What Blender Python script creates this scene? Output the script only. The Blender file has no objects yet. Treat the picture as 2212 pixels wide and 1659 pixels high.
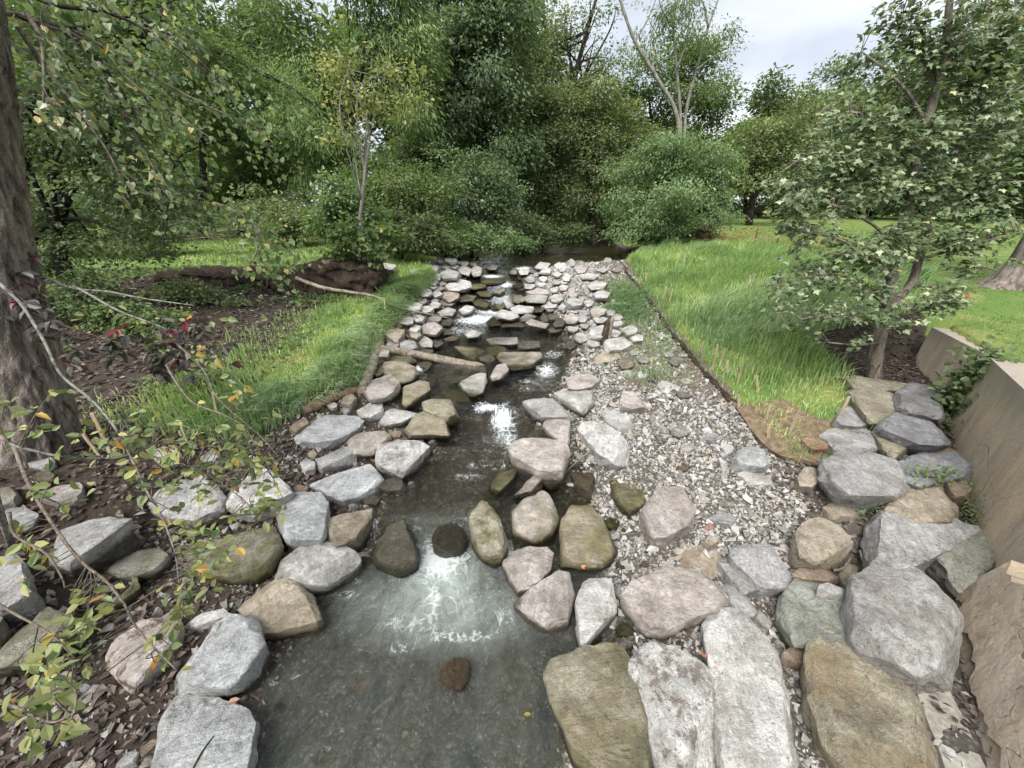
import bpy, bmesh, math, random
import numpy as np
from mathutils import Vector, noise as mnoise

rng = np.random.default_rng(7)
random.seed(7)
sc = bpy.context.scene
col = sc.collection

# ------------------------------------------------------------------ camera, sky, sun, exposure
CAM = np.array([0.0, 0.0, 3.6])
PITCH = math.radians(24.6)
FPX = 831.0                     # focal length for a picture 2212 units wide
cam_d = bpy.data.cameras.new('camera')
cam = bpy.data.objects.new('camera', cam_d); col.objects.link(cam)
cam.location = CAM; cam.rotation_euler = (math.pi/2 - PITCH, 0, 0)
cam_d.sensor_width = 36; cam_d.lens = 36*FPX/2212; cam_d.clip_start = 0.05; cam_d.clip_end = 3000
sc.camera = cam

SUN_EL, SUN_AZ = math.radians(54), math.radians(205)
w = bpy.data.worlds.new('World'); sc.world = w; w.use_nodes = True
nt = w.node_tree; nt.nodes.clear()
def wn(t, **k):
    n = nt.nodes.new(t)
    for a, b in k.items(): setattr(n, a, b)
    return n
sky = wn('ShaderNodeTexSky', sky_type='NISHITA', sun_disc=False, sun_elevation=SUN_EL, sun_rotation=SUN_AZ)
sky_s = wn('ShaderNodeVectorMath', operation='SCALE'); sky_s.inputs[3].default_value = 0.05
nt.links.new(sky.outputs[0], sky_s.inputs[0])
tc = wn('ShaderNodeTexCoord'); mp = wn('ShaderNodeMapping'); mp.inputs['Scale'].default_value = (1.6, 1.6, 5.0)
nt.links.new(tc.outputs['Generated'], mp.inputs[0])
nz = wn('ShaderNodeTexNoise'); nz.inputs['Scale'].default_value = 2.2; nz.inputs['Detail'].default_value = 5; nz.inputs['Roughness'].default_value = .45
nt.links.new(mp.outputs[0], nz.inputs['Vector'])
cr = wn('ShaderNodeValToRGB'); cr.color_ramp.elements[0].position = .36; cr.color_ramp.elements[1].position = .66
cr.color_ramp.elements[0].color = (.185, .200, .226, 1); cr.color_ramp.elements[1].color = (.285, .292, .303, 1)
nt.links.new(nz.outputs[0], cr.inputs[0])
mx = wn('ShaderNodeMixRGB'); mx.inputs[0].default_value = .86
nt.links.new(sky_s.outputs[0], mx.inputs[1]); nt.links.new(cr.outputs[0], mx.inputs[2])
bg = wn('ShaderNodeBackground'); bg.inputs[1].default_value = 1.0
nt.links.new(mx.outputs[0], bg.inputs[0])
nt.links.new(bg.outputs[0], wn('ShaderNodeOutputWorld').inputs[0])

sd = bpy.data.lights.new('sun', 'SUN'); sd.energy = 1.5; sd.angle = math.radians(42); sd.color = (1, .97, .92)
sun = bpy.data.objects.new('sun', sd); col.objects.link(sun)
sun.rotation_euler = (math.pi/2 - SUN_EL, 0, math.pi - SUN_AZ)
sc.view_settings.view_transform = 'Standard'; sc.view_settings.look = 'None'
sc.view_settings.exposure = 2.0; sc.view_settings.gamma = 1
sc.cycles.max_bounces = 6; sc.cycles.diffuse_bounces = 3; sc.cycles.glossy_bounces = 3
sc.cycles.transmission_bounces = 3; sc.cycles.transparent_max_bounces = 8
sc.cycles.caustics_reflective = False; sc.cycles.caustics_refractive = False
sc.cycles.use_denoising = True
sc.cycles.use_adaptive_sampling = True; sc.cycles.adaptive_threshold = 0.02

# ------------------------------------------------------------------ helpers
def sstep(a, b, x):
    t = np.clip((np.asarray(x, float) - a)/(b - a), 0, 1); return t*t*(3 - 2*t)
def ray(u, v):
    x = (u - 1106)/FPX; y = (829.5 - v)/FPX
    return np.array([x, math.cos(PITCH) + y*math.sin(PITCH), y*math.cos(PITCH) - math.sin(PITCH)])
def pt(u, v, d):                # point at camera depth d
    return CAM + ray(u, v)*d
def atz(u, v, z):
    r = ray(u, v); return CAM + r*((z - CAM[2])/r[2])
def aty(u, v, y):
    r = ray(u, v); return CAM + r*(y/r[1])
def proj(P):
    P = np.asarray(P, float) - CAM
    c, s = math.cos(PITCH), math.sin(PITCH)
    dz = P[..., 1]*c - P[..., 2]*s; yy = P[..., 1]*s + P[..., 2]*c
    dz = np.where(np.abs(dz) < 1e-6, 1e-6, dz)
    return 1106 + FPX*P[..., 0]/dz, 829.5 - FPX*yy/dz, dz

# cheap tiling value noise (numpy)
_N = np.random.default_rng(3).random((256, 256))
def vnoise(x, y):
    x = np.asarray(x, float); y = np.asarray(y, float)
    xi = np.floor(x).astype(int); yi = np.floor(y).astype(int)
    fx = x - xi; fy = y - yi; fx = fx*fx*(3-2*fx); fy = fy*fy*(3-2*fy)
    a = _N[xi % 256, yi % 256]; b = _N[(xi+1) % 256, yi % 256]
    c = _N[xi % 256, (yi+1) % 256]; d = _N[(xi+1) % 256, (yi+1) % 256]
    return (a*(1-fx)+b*fx)*(1-fy) + (c*(1-fx)+d*fx)*fy - .5
def fbm(x, y, o=4):
    s = 0; a = 1.
    for k in range(o):
        s = s + a*vnoise(x*2**k + 17*k, y*2**k + 9*k); a *= .5
    return s

def tago(o, label=None, cat=None, group=None, kind=None):
    if label: o['label'] = label
    if cat: o['category'] = cat
    if group: o['group'] = group
    if kind: o['kind'] = kind
    return o
def link(o, parent=None):
    col.objects.link(o)
    if parent is not None: o.parent = parent
    return o
def empty(name, loc, label, cat, group=None):
    o = bpy.data.objects.new(name, None); o.location = loc; o.empty_display_size = .1
    col.objects.link(o); return tago(o, label, cat, group)
def mesh_np(name, V, Fc, mat=None, smooth=True, attrs=None):
    """V (n,3); Fc (m,3) or (m,4) int array or list of lists"""
    me = bpy.data.meshes.new(name)
    V = np.asarray(V, np.float32)
    if isinstance(Fc, list) and len({len(f) for f in Fc}) > 1:
        me.from_pydata([tuple(v) for v in V], [], [list(map(int, f)) for f in Fc])
    else:
        Fc = np.asarray(Fc, np.int32); m, k = Fc.shape
        me.vertices.add(len(V)); me.vertices.foreach_set('co', V.ravel())
        me.loops.add(m*k); me.loops.foreach_set('vertex_index', Fc.ravel())
        me.polygons.add(m); me.polygons.foreach_set('loop_start', np.arange(0, m*k, k, dtype=np.int32))
    me.update(calc_edges=True)
    me.polygons.foreach_set('use_smooth', np.full(len(me.polygons), smooth))
    for an, arr in (attrs or {}).items():
        arr = np.asarray(arr, np.float32)
        if arr.ndim == 1:
            a = me.attributes.new(an, 'FLOAT', 'POINT'); a.data.foreach_set('value', arr)
        else:
            a = me.attributes.new(an, 'FLOAT_COLOR', 'POINT')
            if arr.shape[1] == 3: arr = np.concatenate([arr, np.ones((len(arr), 1), np.float32)], 1)
            a.data.foreach_set('color', arr.ravel())
    if mat: me.materials.append(mat)
    me.validate()
    return me
def obj(name, me, parent=None, loc=None):
    o = bpy.data.objects.new(name, me)
    if loc is not None: o.location = loc
    return link(o, parent)
def part(name, V, Fc, mat, parent=None, smooth=True, attrs=None):
    """world-space vertices; parent Empties only carry a location"""
    V = np.asarray(V, float)
    if parent is not None: V = V - np.array(parent_origin(parent))
    return obj(name, mesh_np(name, V, Fc, mat, smooth, attrs), parent)
def parent_origin(p):
    o = Vector((0, 0, 0))
    while p is not None: o = o + p.location; p = p.parent
    return o
def thing(name, V, Fc, mat, label, cat, group=None, smooth=True, attrs=None, kind=None, origin=None):
    V = np.asarray(V, float)
    og = np.array(origin) if origin is not None else np.array([V[:, 0].mean(), V[:, 1].mean(), V[:, 2].min()])
    o = obj(name, mesh_np(name, V - og, Fc, mat, smooth, attrs), None, og)
    return tago(o, label, cat, group, kind)

def tube(P, R, n=8, cap=True, rough=0., seed=0):
    """tapered tube through points P with radii R -> V, F (quads as tris-free list)"""
    P = np.asarray(P, float); R = np.asarray(R, float); m = len(P)
    T = np.gradient(P, axis=0); T /= np.linalg.norm(T, axis=1)[:, None] + 1e-9
    ref = np.array([0., 0., 1.]) if abs(T[0][2]) < .8 else np.array([1., 0., 0.])
    V = []; r_ = np.random.default_rng(seed)
    for i in range(m):
        a = np.cross(T[i], ref); a /= np.linalg.norm(a) + 1e-9; b = np.cross(T[i], a); ref = np.cross(a, T[i])*1.0
        th = np.arange(n)*2*math.pi/n
        rr = R[i]*(1 + rough*r_.normal(size=n))
        V.append(P[i] + (np.cos(th)*rr)[:, None]*a + (np.sin(th)*rr)[:, None]*b)
    V = np.concatenate(V)
    Fq = []
    for i in range(m-1):
        for j in range(n):
            Fq.append((i*n+j, i*n+(j+1) % n, (i+1)*n+(j+1) % n, (i+1)*n+j))
    if cap:
        V = np.concatenate([V, P[:1], P[-1:]]); k = m*n
        for j in range(n):
            Fq.append((k, (j+1) % n, j, k)); Fq.append((k+1, (m-1)*n+j, (m-1)*n+(j+1) % n, k+1))
    return V, [tuple(dict.fromkeys(f)) for f in Fq]
def join(parts):
    Vs, Fs, o = [], [], 0
    for V, F_ in parts:
        Vs.append(np.asarray(V)); Fs += [tuple(int(i)+o for i in f) for f in F_]; o += len(V)
    return np.concatenate(Vs), Fs
def curve(P, n):
    """Catmull-Rom resample"""
    P = np.asarray(P, float)
    if len(P) == 2:
        t = np.linspace(0, 1, n)[:, None]; return P[0]*(1-t) + P[1]*t
    Q = np.vstack([2*P[0]-P[1], P, 2*P[-1]-P[-2]]); s = np.linspace(0, len(P)-1-1e-6, n); out = []
    for x in s:
        i = int(x); t = x-i; a, b, c, d = Q[i:i+4]
        out.append(.5*((2*b)+(c-a)*t+(2*a-5*b+4*c-d)*t*t+(3*b-a-3*c+d)*t**3))
    return np.array(out)

# ------------------------------------------------------------------ materials
class M:
    def __init__(s, name):
        s.m = bpy.data.materials.new(name); s.m.use_nodes = True; s.t = s.m.node_tree; s.t.nodes.clear()
        s.out = s.n('ShaderNodeOutputMaterial')
    def n(s, t, **k):
        nd = s.t.nodes.new(t)
        for a, b in k.items(): setattr(nd, a, b)
        return nd
    def l(s, a, b): s.t.links.new(a, b)
    def set(s, sock, v):
        if hasattr(v, 'is_output') or isinstance(v, bpy.types.NodeSocket): s.l(v, sock)
        else:
            if isinstance(v, (tuple, list)) and len(v) == 3 and sock.type == 'RGBA': v = (*v, 1)
            sock.default_value = v
    def math(s, op, a, b=0., c=None, clamp=False):
        nd = s.n('ShaderNodeMath', operation=op, use_clamp=clamp); s.set(nd.inputs[0], a); s.set(nd.inputs[1], b)
        if c is not None: s.set(nd.inputs[2], c)
        return nd.outputs[0]
    def mix(s, f, a, b, mode='MIX'):
        nd = s.n('ShaderNodeMixRGB', blend_type=mode); s.set(nd.inputs[0], f); s.set(nd.inputs[1], a); s.set(nd.inputs[2], b); return nd.outputs[0]
    def ramp(s, f, stops):
        nd = s.n('ShaderNodeValToRGB'); e = nd.color_ramp.elements
        while len(e) < len(stops): e.new(.5)
        for x, (p, c) in zip(e, stops): x.position = p; x.color = (*c, 1) if len(c) == 3 else c
        s.set(nd.inputs[0], f); return nd.outputs[0]
    def mr(s, f, a, b, c=0., d=1.):
        nd = s.n('ShaderNodeMapRange', interpolation_type='SMOOTHSTEP'); s.set(nd.inputs[0], f)
        for i, v in zip((1, 2, 3, 4), (a, b, c, d)): s.set(nd.inputs[i], v)
        return nd.outputs[0]
    def noise(s, vec, scale, detail=3., rough=.5, dist=0.):
        nd = s.n('ShaderNodeTexNoise'); s.set(nd.inputs['Vector'], vec); nd.inputs['Scale'].default_value = scale
        nd.inputs['Detail'].default_value = detail; nd.inputs['Roughness'].default_value = rough; nd.inputs['Distortion'].default_value = dist
        return nd.outputs[0]
    def vor(s, vec, scale, feature='F1'):
        nd = s.n('ShaderNodeTexVoronoi', feature=feature); s.set(nd.inputs['Vector'], vec); nd.inputs['Scale'].default_value = scale; return nd
    def pos(s): return s.n('ShaderNodeNewGeometry').outputs['Position']
    def attr(s, name, obj_=False, out='Fac'):
        nd = s.n('ShaderNodeAttribute', attribute_name=name, attribute_type='OBJECT' if obj_ else 'GEOMETRY'); return nd.outputs[out]
    def vscale(s, v, xyz):
        nd = s.n('ShaderNodeMapping'); s.set(nd.inputs[0], v); nd.inputs['Scale'].default_value = xyz; return nd.outputs[0]
    def vadd(s, a, b):
        nd = s.n('ShaderNodeVectorMath', operation='ADD'); s.set(nd.inputs[0], a); s.set(nd.inputs[1], b); return nd.outputs[0]
    def z(s, v):
        nd = s.n('ShaderNodeSeparateXYZ'); s.l(v, nd.inputs[0]); return nd.outputs[2]
    def bump(s, h, st=.5, d=.02, n=None):
        nd = s.n('ShaderNodeBump'); s.set(nd.inputs['Height'], h); nd.inputs['Strength'].default_value = st; nd.inputs['Distance'].default_value = d
        if n is not None: s.l(n, nd.inputs['Normal'])
        return nd.outputs[0]
    def pbr(s, base, rough=.8, normal=None, spec=.35, **k):
        nd = s.n('ShaderNodeBsdfPrincipled'); s.set(nd.inputs['Base Color'], base); s.set(nd.inputs['Roughness'], rough)
        s.set(nd.inputs['Specular IOR Level'], spec)
        if normal is not None: s.l(normal, nd.inputs['Normal'])
        return nd.outputs[0]
    def done(s, sh): s.l(sh, s.out.inputs[0]); return s.m

def mat_rock():
    m = M('limestone'); P = m.pos()
    rnd = m.n('ShaderNodeObjectInfo').outputs['Random']
    cv = m.n('ShaderNodeCombineXYZ'); m.l(m.math('MULTIPLY', rnd, 37.), cv.inputs[0]); m.l(m.math('MULTIPLY', rnd, 91.), cv.inputs[1]); m.l(m.math('MULTIPLY', rnd, 13.), cv.inputs[2])
    v = m.vadd(P, cv.outputs[0])
    # layers tilt with each rock
    rot = m.n('ShaderNodeVectorRotate', rotation_type='EULER_XYZ'); m.l(v, rot.inputs['Vector'])
    cr_ = m.n('ShaderNodeCombineXYZ'); m.l(m.math('MULTIPLY', rnd, 3.), cr_.inputs[0]); m.l(m.math('MULTIPLY', rnd, 7.), cr_.inputs[1]); m.l(m.math('MULTIPLY', rnd, 11.), cr_.inputs[2])
    m.l(cr_.outputs[0], rot.inputs['Rotation'])
    lv = m.vscale(rot.outputs[0], (2.5, 2.5, 16))
    strat = m.noise(lv, 2.0, 5, .6, .4)
    big = m.noise(v, 3.2, 4, .55); fine = m.noise(v, 26, 5, .7); grit = m.noise(v, 110, 2, .6)
    tint = m.attr('tint', True, 'Color')
    c = m.mix(1, tint, m.ramp(big, [(.3, (.62, .60, .58)), (.5, (.95, .94, .92)), (.7, (1.18, 1.17, 1.15))]), 'MULTIPLY')
    c = m.mix(.40, c, m.ramp(strat, [(.34, (.50, .48, .45)), (.50, (1, 1, 1)), (.68, (1.28, 1.28, 1.28))]), 'MULTIPLY')
    c = m.mix(.8, c, m.ramp(fine, [(.32, (.52, .49, .46)), (.50, (1, 1, 1)), (.70, (1.32, 1.32, 1.32))]), 'MULTIPLY')
    c = m.mix(.5, c, m.ramp(grit, [(.3, (.72, .71, .70)), (.6, (1.12, 1.12, 1.12))]), 'MULTIPLY')
    pt_ = m.noise(v, 6.5, 8, .78, .5); pd = m.noise(v, 11, 8, .8, .3)
    c = m.mix(m.math('MULTIPLY', m.mr(pt_, .535, .57), .55), c, m.mix(1, c, (1.42, 1.42, 1.42), 'MULTIPLY'))
    c = m.mix(m.math('MULTIPLY', m.mr(pd, .43, .39), .62), c, m.mix(1, c, (.48, .44, .40), 'MULTIPLY'))
    # white calcite streaks
    wv = m.noise(v, 5, 6, .65, 1.4)
    vein = m.math('MULTIPLY', m.mr(m.math('ABSOLUTE', m.math('SUBTRACT', wv, .5)), .014, .0), m.mr(big, .42, .6))
    c = m.mix(m.math('MULTIPLY', vein, .55), c, (.68, .68, .67))
    sp = m.vor(v, 55); spk = m.math('MULTIPLY', m.mr(sp.outputs['Distance'], .30, .16), m.mr(pt_, .46, .60))
    c = m.mix(m.math('MULTIPLY', spk, .45), c, (.60, .60, .58))
    sp2 = m.vor(v, 34); spk2 = m.math('MULTIPLY', m.mr(sp2.outputs['Distance'], .26, .14), m.mr(pd, .50, .62))
    c = m.mix(m.math('MULTIPLY', spk2, .55), c, (.10, .09, .075))
    # dark hairline cracks
    ck = m.vor(m.vadd(v, m.n('ShaderNodeTexNoise').outputs['Color']), 3.1, 'DISTANCE_TO_EDGE')
    crack = m.math('MULTIPLY', m.mr(ck.outputs['Distance'], .012, .0), m.mr(fine, .45, .6))
    c = m.mix(m.math('MULTIPLY', crack, .6), c, (.07, .06, .05))
    # brown staining
    br = m.attr('brown', True)
    bm = m.math('MULTIPLY', m.mr(m.math('ADD', m.math('MULTIPLY', m.noise(v, 7, 6, .75), .7), m.math('MULTIPLY', fine, .3)), .49, .58), br)
    c = m.mix(bm, c, (.125, .082, .055))
    # ochre film
    oc = m.math('MULTIPLY', m.mr(m.noise(v, 2.3, 4, .6), .42, .62), m.attr('ochre', True))
    c = m.mix(oc, c, m.mix(fine, (.20, .14, .07), (.38, .29, .17)))
    # algae and moss grow upwards from the waterline
    z = m.z(P); wl = m.attr('wl', True); dz = m.math('SUBTRACT', z, wl)
    dzn = m.math('ADD', dz, m.math('MULTIPLY', m.math('SUBTRACT', big, .5), .30))
    ms = m.attr('moss', True)
    mo = m.math('MULTIPLY', m.mr(dzn, .34, .06), m.mr(ms, 0., .6))
    mo2 = m.math('MULTIPLY', m.mr(m.noise(v, 4.2, 5, .65), .46, .6), m.mr(ms, .35, 1.))
    mo = m.math('MULTIPLY', m.math('MAXIMUM', mo, mo2), m.mr(fine, .30, .56, .45, 1.))
    mcol = m.ramp(m.noise(v, 9, 4, .6), [(.3, (.035, .040, .010)), (.5, (.105, .105, .025)), (.7, (.215, .20, .05))])
    c = m.mix(m.math('MULTIPLY', mo, .9), c, mcol)
    # wet band
    wetn = m.math('ADD', dz, m.math('MULTIPLY', m.math('SUBTRACT', fine, .5), .10))
    wet = m.math('MAXIMUM', m.mr(wetn, .15, .07), m.attr('wet', True))
    c = m.mix(wet, c, m.mix(1, c, (.24, .22, .18), 'MULTIPLY'))
    h = m.math('ADD', m.math('MULTIPLY', fine, .55), m.math('ADD', m.math('MULTIPLY', strat, .55), m.math('MULTIPLY', grit, .30)))
    h = m.math('SUBTRACT', h, m.math('MULTIPLY', crack, .5))
    r = m.math('SUBTRACT', .86, m.math('MULTIPLY', wet, .62))
    return m.done(m.pbr(c, r, m.bump(m.math('ADD', h, m.math('MULTIPLY', pd, .9)), 1., .045), .35))
ROCK = mat_rock()

SAT = {'leaf_yellow': .85, 'leaf_red': .9, 'leaf_orange': .85, 'leaves_turning': .8, 'leaf_litter_brown': .62, 'grass_blades': .60, 'lawn_blades': .62, 'grass_blades_blue': .55, 'leaves_yellow_green': .70, 'leaves_bright_green': .66}
GAIN = {'leaf_yellow': .85, 'leaf_red': 1., 'leaf_litter_brown': 1.05, 'leaves_olive_green': 1.45, 'leaves_dark_green': 1.35, 'leaves_blue_green': 1.4, 'maple_leaves': 1.0, 'leaf_maple': .95, 'leaves_mid_green': 1.2, 'leaves_bright_green': 1.08, 'grass_blades': 1.35, 'lawn_blades': 1.05, 'grass_blades_blue': 1.3}
def mat_leaf(name, stops, trans=.40, rough=.45, spec=.35, obj_rand=False, sat=None, gain=1.):
    m = M(name)
    sat = SAT.get(name, .74) if sat is None else sat; gain = GAIN.get(name, 1.12)
    lum = lambda c: .3*c[0] + .6*c[1] + .1*c[2]
    stops = [(p, tuple(gain*(lum(c) + (x - lum(c))*sat) for x in c)) for p, c in stops]
    f = m.n('ShaderNodeObjectInfo').outputs['Random'] if obj_rand else m.attr('tone')
    c = m.ramp(f, stops)
    nb = m.noise(m.pos(), 30, 2, .5)
    c = m.mix(.35, c, m.ramp(nb, [(.3, (.7, .7, .7)), (.7, (1.25, 1.25, 1.25))]), 'MULTIPLY')
    a = m.pbr(c, rough, None, spec)
    t = m.n('ShaderNodeBsdfTranslucent'); m.set(t.inputs[0], m.mix(1, c, (1.25, 1.35, .65), 'MULTIPLY'))
    mx = m.n('ShaderNodeMixShader'); mx.inputs[0].default_value = trans; m.l(a, mx.inputs[1]); m.l(t.outputs[0], mx.inputs[2])
    return m.done(mx.outputs[0])
def G(*a): return [(p, c) for p, c in a]
LEAF = {
 'dark':   mat_leaf('leaves_dark_green', G((0, (0.041, 0.070, 0.025)), (.5, (0.084, 0.130, 0.040)), (.85, (0.156, 0.208, 0.062)), (1, (0.271, 0.267, 0.075)))),
 'bluish': mat_leaf('leaves_blue_green', G((0, (0.043, 0.077, 0.034)), (.5, (0.093, 0.151, 0.060)), (.85, (0.192, 0.259, 0.102)), (1, (0.287, 0.333, 0.132)))),
 'mid':    mat_leaf('leaves_mid_green', G((0, (0.054, 0.100, 0.027)), (.5, (0.119, 0.192, 0.044)), (.85, (0.220, 0.292, 0.068)), (1, (0.440, 0.350, 0.075)))),
 'olive':  mat_leaf('leaves_olive_green', G((0, (0.056, 0.086, 0.030)), (.5, (0.133, 0.175, 0.060)), (.85, (0.241, 0.275, 0.100)), (.97, (0.350, 0.300, 0.083)), (1, (0.534, 0.333, 0.067)))),
 'bright': mat_leaf('leaves_bright_green', G((0, (0.075, 0.141, 0.037)), (.5, (0.159, 0.283, 0.070)), (.85, (0.275, 0.416, 0.108)), (1, (0.434, 0.500, 0.167)))),
 'yellow': mat_leaf('leaves_yellow_green', G((0, (0.074, 0.133, 0.035)), (.45, (0.166, 0.275, 0.061)), (.8, (0.294, 0.416, 0.101)), (1, (0.480, 0.534, 0.150)))),
 'gold':   mat_leaf('leaves_turning', G((0, (0.100, 0.125, 0.033)), (.5, (0.250, 0.283, 0.083)), (.75, (0.434, 0.400, 0.117)), (1, (0.620, 0.451, 0.083)))),
 'maple':  mat_leaf('maple_leaves', G((0, (0.065, 0.113, 0.034)), (.45, (0.136, 0.205, 0.070)), (.75, (0.263, 0.343, 0.148)), (.93, (0.526, 0.567, 0.295)), (.985, (0.657, 0.470, 0.099)), (1, (0.694, 0.293, 0.070))), .25, .35, .5),
 'brown':  mat_leaf('leaf_litter_brown', G((0, (0.046, 0.029, 0.021)), (.4, (0.111, 0.072, 0.055)), (.75, (0.202, 0.143, 0.111)), (.95, (0.338, 0.260, 0.195)), (1, (0.468, 0.286, 0.078))), .1, .7, .2),
 'russet': mat_leaf('leaves_russet', G((0, (0.065, 0.046, 0.026)), (.5, (0.156, 0.098, 0.052)), (1, (0.260, 0.130, 0.078)))),
 'grass':  mat_leaf('grass_blades', G((0, (0.105, 0.204, 0.037)), (.45, (0.207, 0.360, 0.065)), (.8, (0.345, 0.492, 0.098)), (.95, (0.607, 0.588, 0.153)), (1, (0.713, 0.620, 0.265))), .42, .5, .3),
 'bgrass': mat_leaf('grass_blades_blue', G((0, (0.106, 0.216, 0.071)), (.5, (0.211, 0.360, 0.127)), (.85, (0.356, 0.504, 0.214)), (1, (0.581, 0.620, 0.306))), .42, .5, .3),
 'lawn':   mat_leaf('lawn_blades', G((0, (0.084, 0.204, 0.039)), (.5, (0.168, 0.348, 0.068)), (.9, (0.264, 0.456, 0.108)), (1, (0.528, 0.528, 0.168))), .42, .5, .3),
}
LEAFO = {k: mat_leaf('leaf_'+k, st, tr, .4, .4, True) for k, st, tr in [
 ('green', G((0, (0.056, 0.106, 0.027)), (.5, (0.131, 0.206, 0.056)), (.8, (0.213, 0.288, 0.081)), (1, (0.312, 0.350, 0.100))), .35),
 ('yellow', G((0, (0.345, 0.287, 0.034)), (.6, (0.552, 0.345, 0.034)), (1, (0.575, 0.230, 0.034))), .35),
 ('red', G((0, (0.052, 0.021, 0.025)), (.5, (0.098, 0.025, 0.034)), (.8, (0.230, 0.034, 0.052)), (1, (0.391, 0.057, 0.081))), .25),
 ('purple', G((0, (0.034, 0.034, 0.028)), (.5, (0.057, 0.055, 0.041)), (1, (0.098, 0.063, 0.057))), .2),
 ('poplar', G((0, (0.050, 0.094, 0.033)), (.45, (0.100, 0.156, 0.056)), (.75, (0.237, 0.275, 0.125)), (.93, (0.425, 0.438, 0.250)), (1, (0.525, 0.350, 0.075))), .3),
 ('maple', G((0, (0.055, 0.092, 0.030)), (.5, (0.113, 0.169, 0.062)), (.8, (0.242, 0.297, 0.140)), (.97, (0.454, 0.472, 0.270)), (1, (0.544, 0.297, 0.060))), .25),
 ('brown', G((0, (0.130, 0.065, 0.039)), (1, (0.286, 0.130, 0.065))), .1),
 ('orange', G((0, (0.414, 0.115, 0.046)), (1, (0.483, 0.184, 0.057))), .2)]}

def mat_bark(name, c0, c1, scale=(14, 14, 2.2), st=.8, d=.04):
    m = M(name); v = m.vscale(m.pos(), scale)
    a = m.noise(v, 1.0, 5, .65, .6); b = m.noise(m.pos(), 60, 3, .6)
    c = m.mix(m.ramp(a, [(.35, (0, 0, 0)), (.62, (1, 1, 1))]), c0, c1)
    c = m.mix(.6, c, m.ramp(b, [(.3, (.65, .65, .65)), (.7, (1.3, 1.3, 1.3))]), 'MULTIPLY')
    li = m.mr(m.noise(m.pos(), 3.5, 4, .6), .56, .66)
    c = m.mix(m.math('MULTIPLY', li, .3), c, (.20, .22, .17))
    return m.done(m.pbr(c, .9, m.bump(m.math('ADD', a, m.math('MULTIPLY', b, .3)), st, d), .2))
BARK = {'grey': mat_bark('bark_grey_furrowed', (.075, .06, .05), (.34, .29, .245), (11, 11, 2.0), 1., .06),
        'dark': mat_bark('bark_dark', (.012, .010, .008), (.045, .036, .028)),
        'pale': mat_bark('bark_pale_grey', (.13, .12, .105), (.34, .32, .28), (6, 6, 2)),
        'twig': mat_bark('twig_bark', (.07, .055, .042), (.20, .17, .135), (30, 30, 30), .3, .005),
        'lichen': mat_bark('twig_lichen', (.06, .05, .042), (.25, .245, .22), (16, 16, 16), .3, .005),
        'log': mat_bark('weathered_log', (.10, .078, .058), (.34, .29, .235), (9, 9, 9), .7, .02),
        'rot': mat_bark('rotten_wood', (.016, .012, .010), (.10, .072, .05), (18, 18, 3), .9, .03),
        'root': mat_bark('root_wood', (.030, .021, .015), (.13, .095, .07), (20, 20, 20), .5, .01),
        'stake': mat_bark('stake_wood', (.24, .18, .115), (.44, .36, .25), (30, 30, 4), .3, .005)}
def mat_plain(name, c0, c1, scale=20., rough=.9, st=.5, d=.02):
    m = M(name); a = m.noise(m.pos(), scale, 5, .65); b = m.noise(m.pos(), scale/7, 4, .6)
    c = m.mix(m.mr(m.math('ADD', m.math('MULTIPLY', a, .5), m.math('MULTIPLY', b, .5)), .35, .65), c0, c1)
    return m.done(m.pbr(c, rough, m.bump(a, st, d), .25))
SOIL = mat_plain('dark_soil', (.018, .013, .009), (.075, .055, .040), 25, .95, .9, .05)
BURLAP = mat_plain('coir_matting', (.09, .065, .042), (.25, .185, .12), 90, .95, .9, .01)
LEDGE = mat_plain('ledge_stone', (.10, .095, .075), (.22, .21, .165), 14, .9, .6, .02)
ORANGE = mat_plain('orange_plastic', (.42, .13, .045), (.52, .18, .07), 8, .6, .1, .003)
RUST = mat_plain('rusty_steel', (.10, .035, .02), (.24, .08, .035), 30, .8, .2, .003)
STEEL = mat_plain('dark_steel', (.025, .022, .018), (.08, .07, .055), 30, .7, .2, .003)
REDPL = mat_plain('red_flag_tape', (.55, .02, .03), (.65, .05, .07), 8, .5, .1, .003)
# ------------------------------------------------------------------ terrain
YW = [-6, 1.4, 2.2, 2.8, 3.2, 4.0, 4.6, 5.1, 5.6, 7.0, 8.6, 10.4, 12.2, 15.5, 18, 20, 22, 26, 28, 32, 40, 55, 90]
XL = [-2.2, -1.85, -1.9, -1.85, -1.72, -1.5, -1.2, -1.2, -1.9, -2.0, -1.9, -1.85, -1.75, -1.8, -1.9, -1.9, -1.9, -1.0, 1.6, 4.2, 6.2, 8.5, 12]
XR = [.15, .35, .75, .95, 1.15, 1.05, .75, .55, .45, 1.05, 1.5, 1.35, .55, .5, 1.2, 5.4, 6.6, 7.2, 7.4, 7.8, 9.6, 12.0, 15]
YB = [-6, 3, 4.7, 5.3, 6.1, 8.1, 13.9, 16, 19, 24, 30, 60]
XBL = [-3.4, -3.9, -3.75, -3.4, -2.75, -3.05, -2.8, -3.1, -3.3, -3.0, -1.5, 6]
YG = [-6, 3.4, 4.2, 4.9, 6.7, 9.2, 12, 18, 22, 26, 32, 45, 60]
XG = [3.9, 3.8, 3.66, 3.66, 3.63, 3.85, 4.2, 5.1, 6.9, 8.2, 9.4, 12.5, 16]
YWL = [-6, 1.0, 3.0, 4.9, 6.4, 7.2, 9]
XWL = [-2.0, 3.4, 4.95, 6.40, 7.30, 7.75, 8.6]
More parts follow.
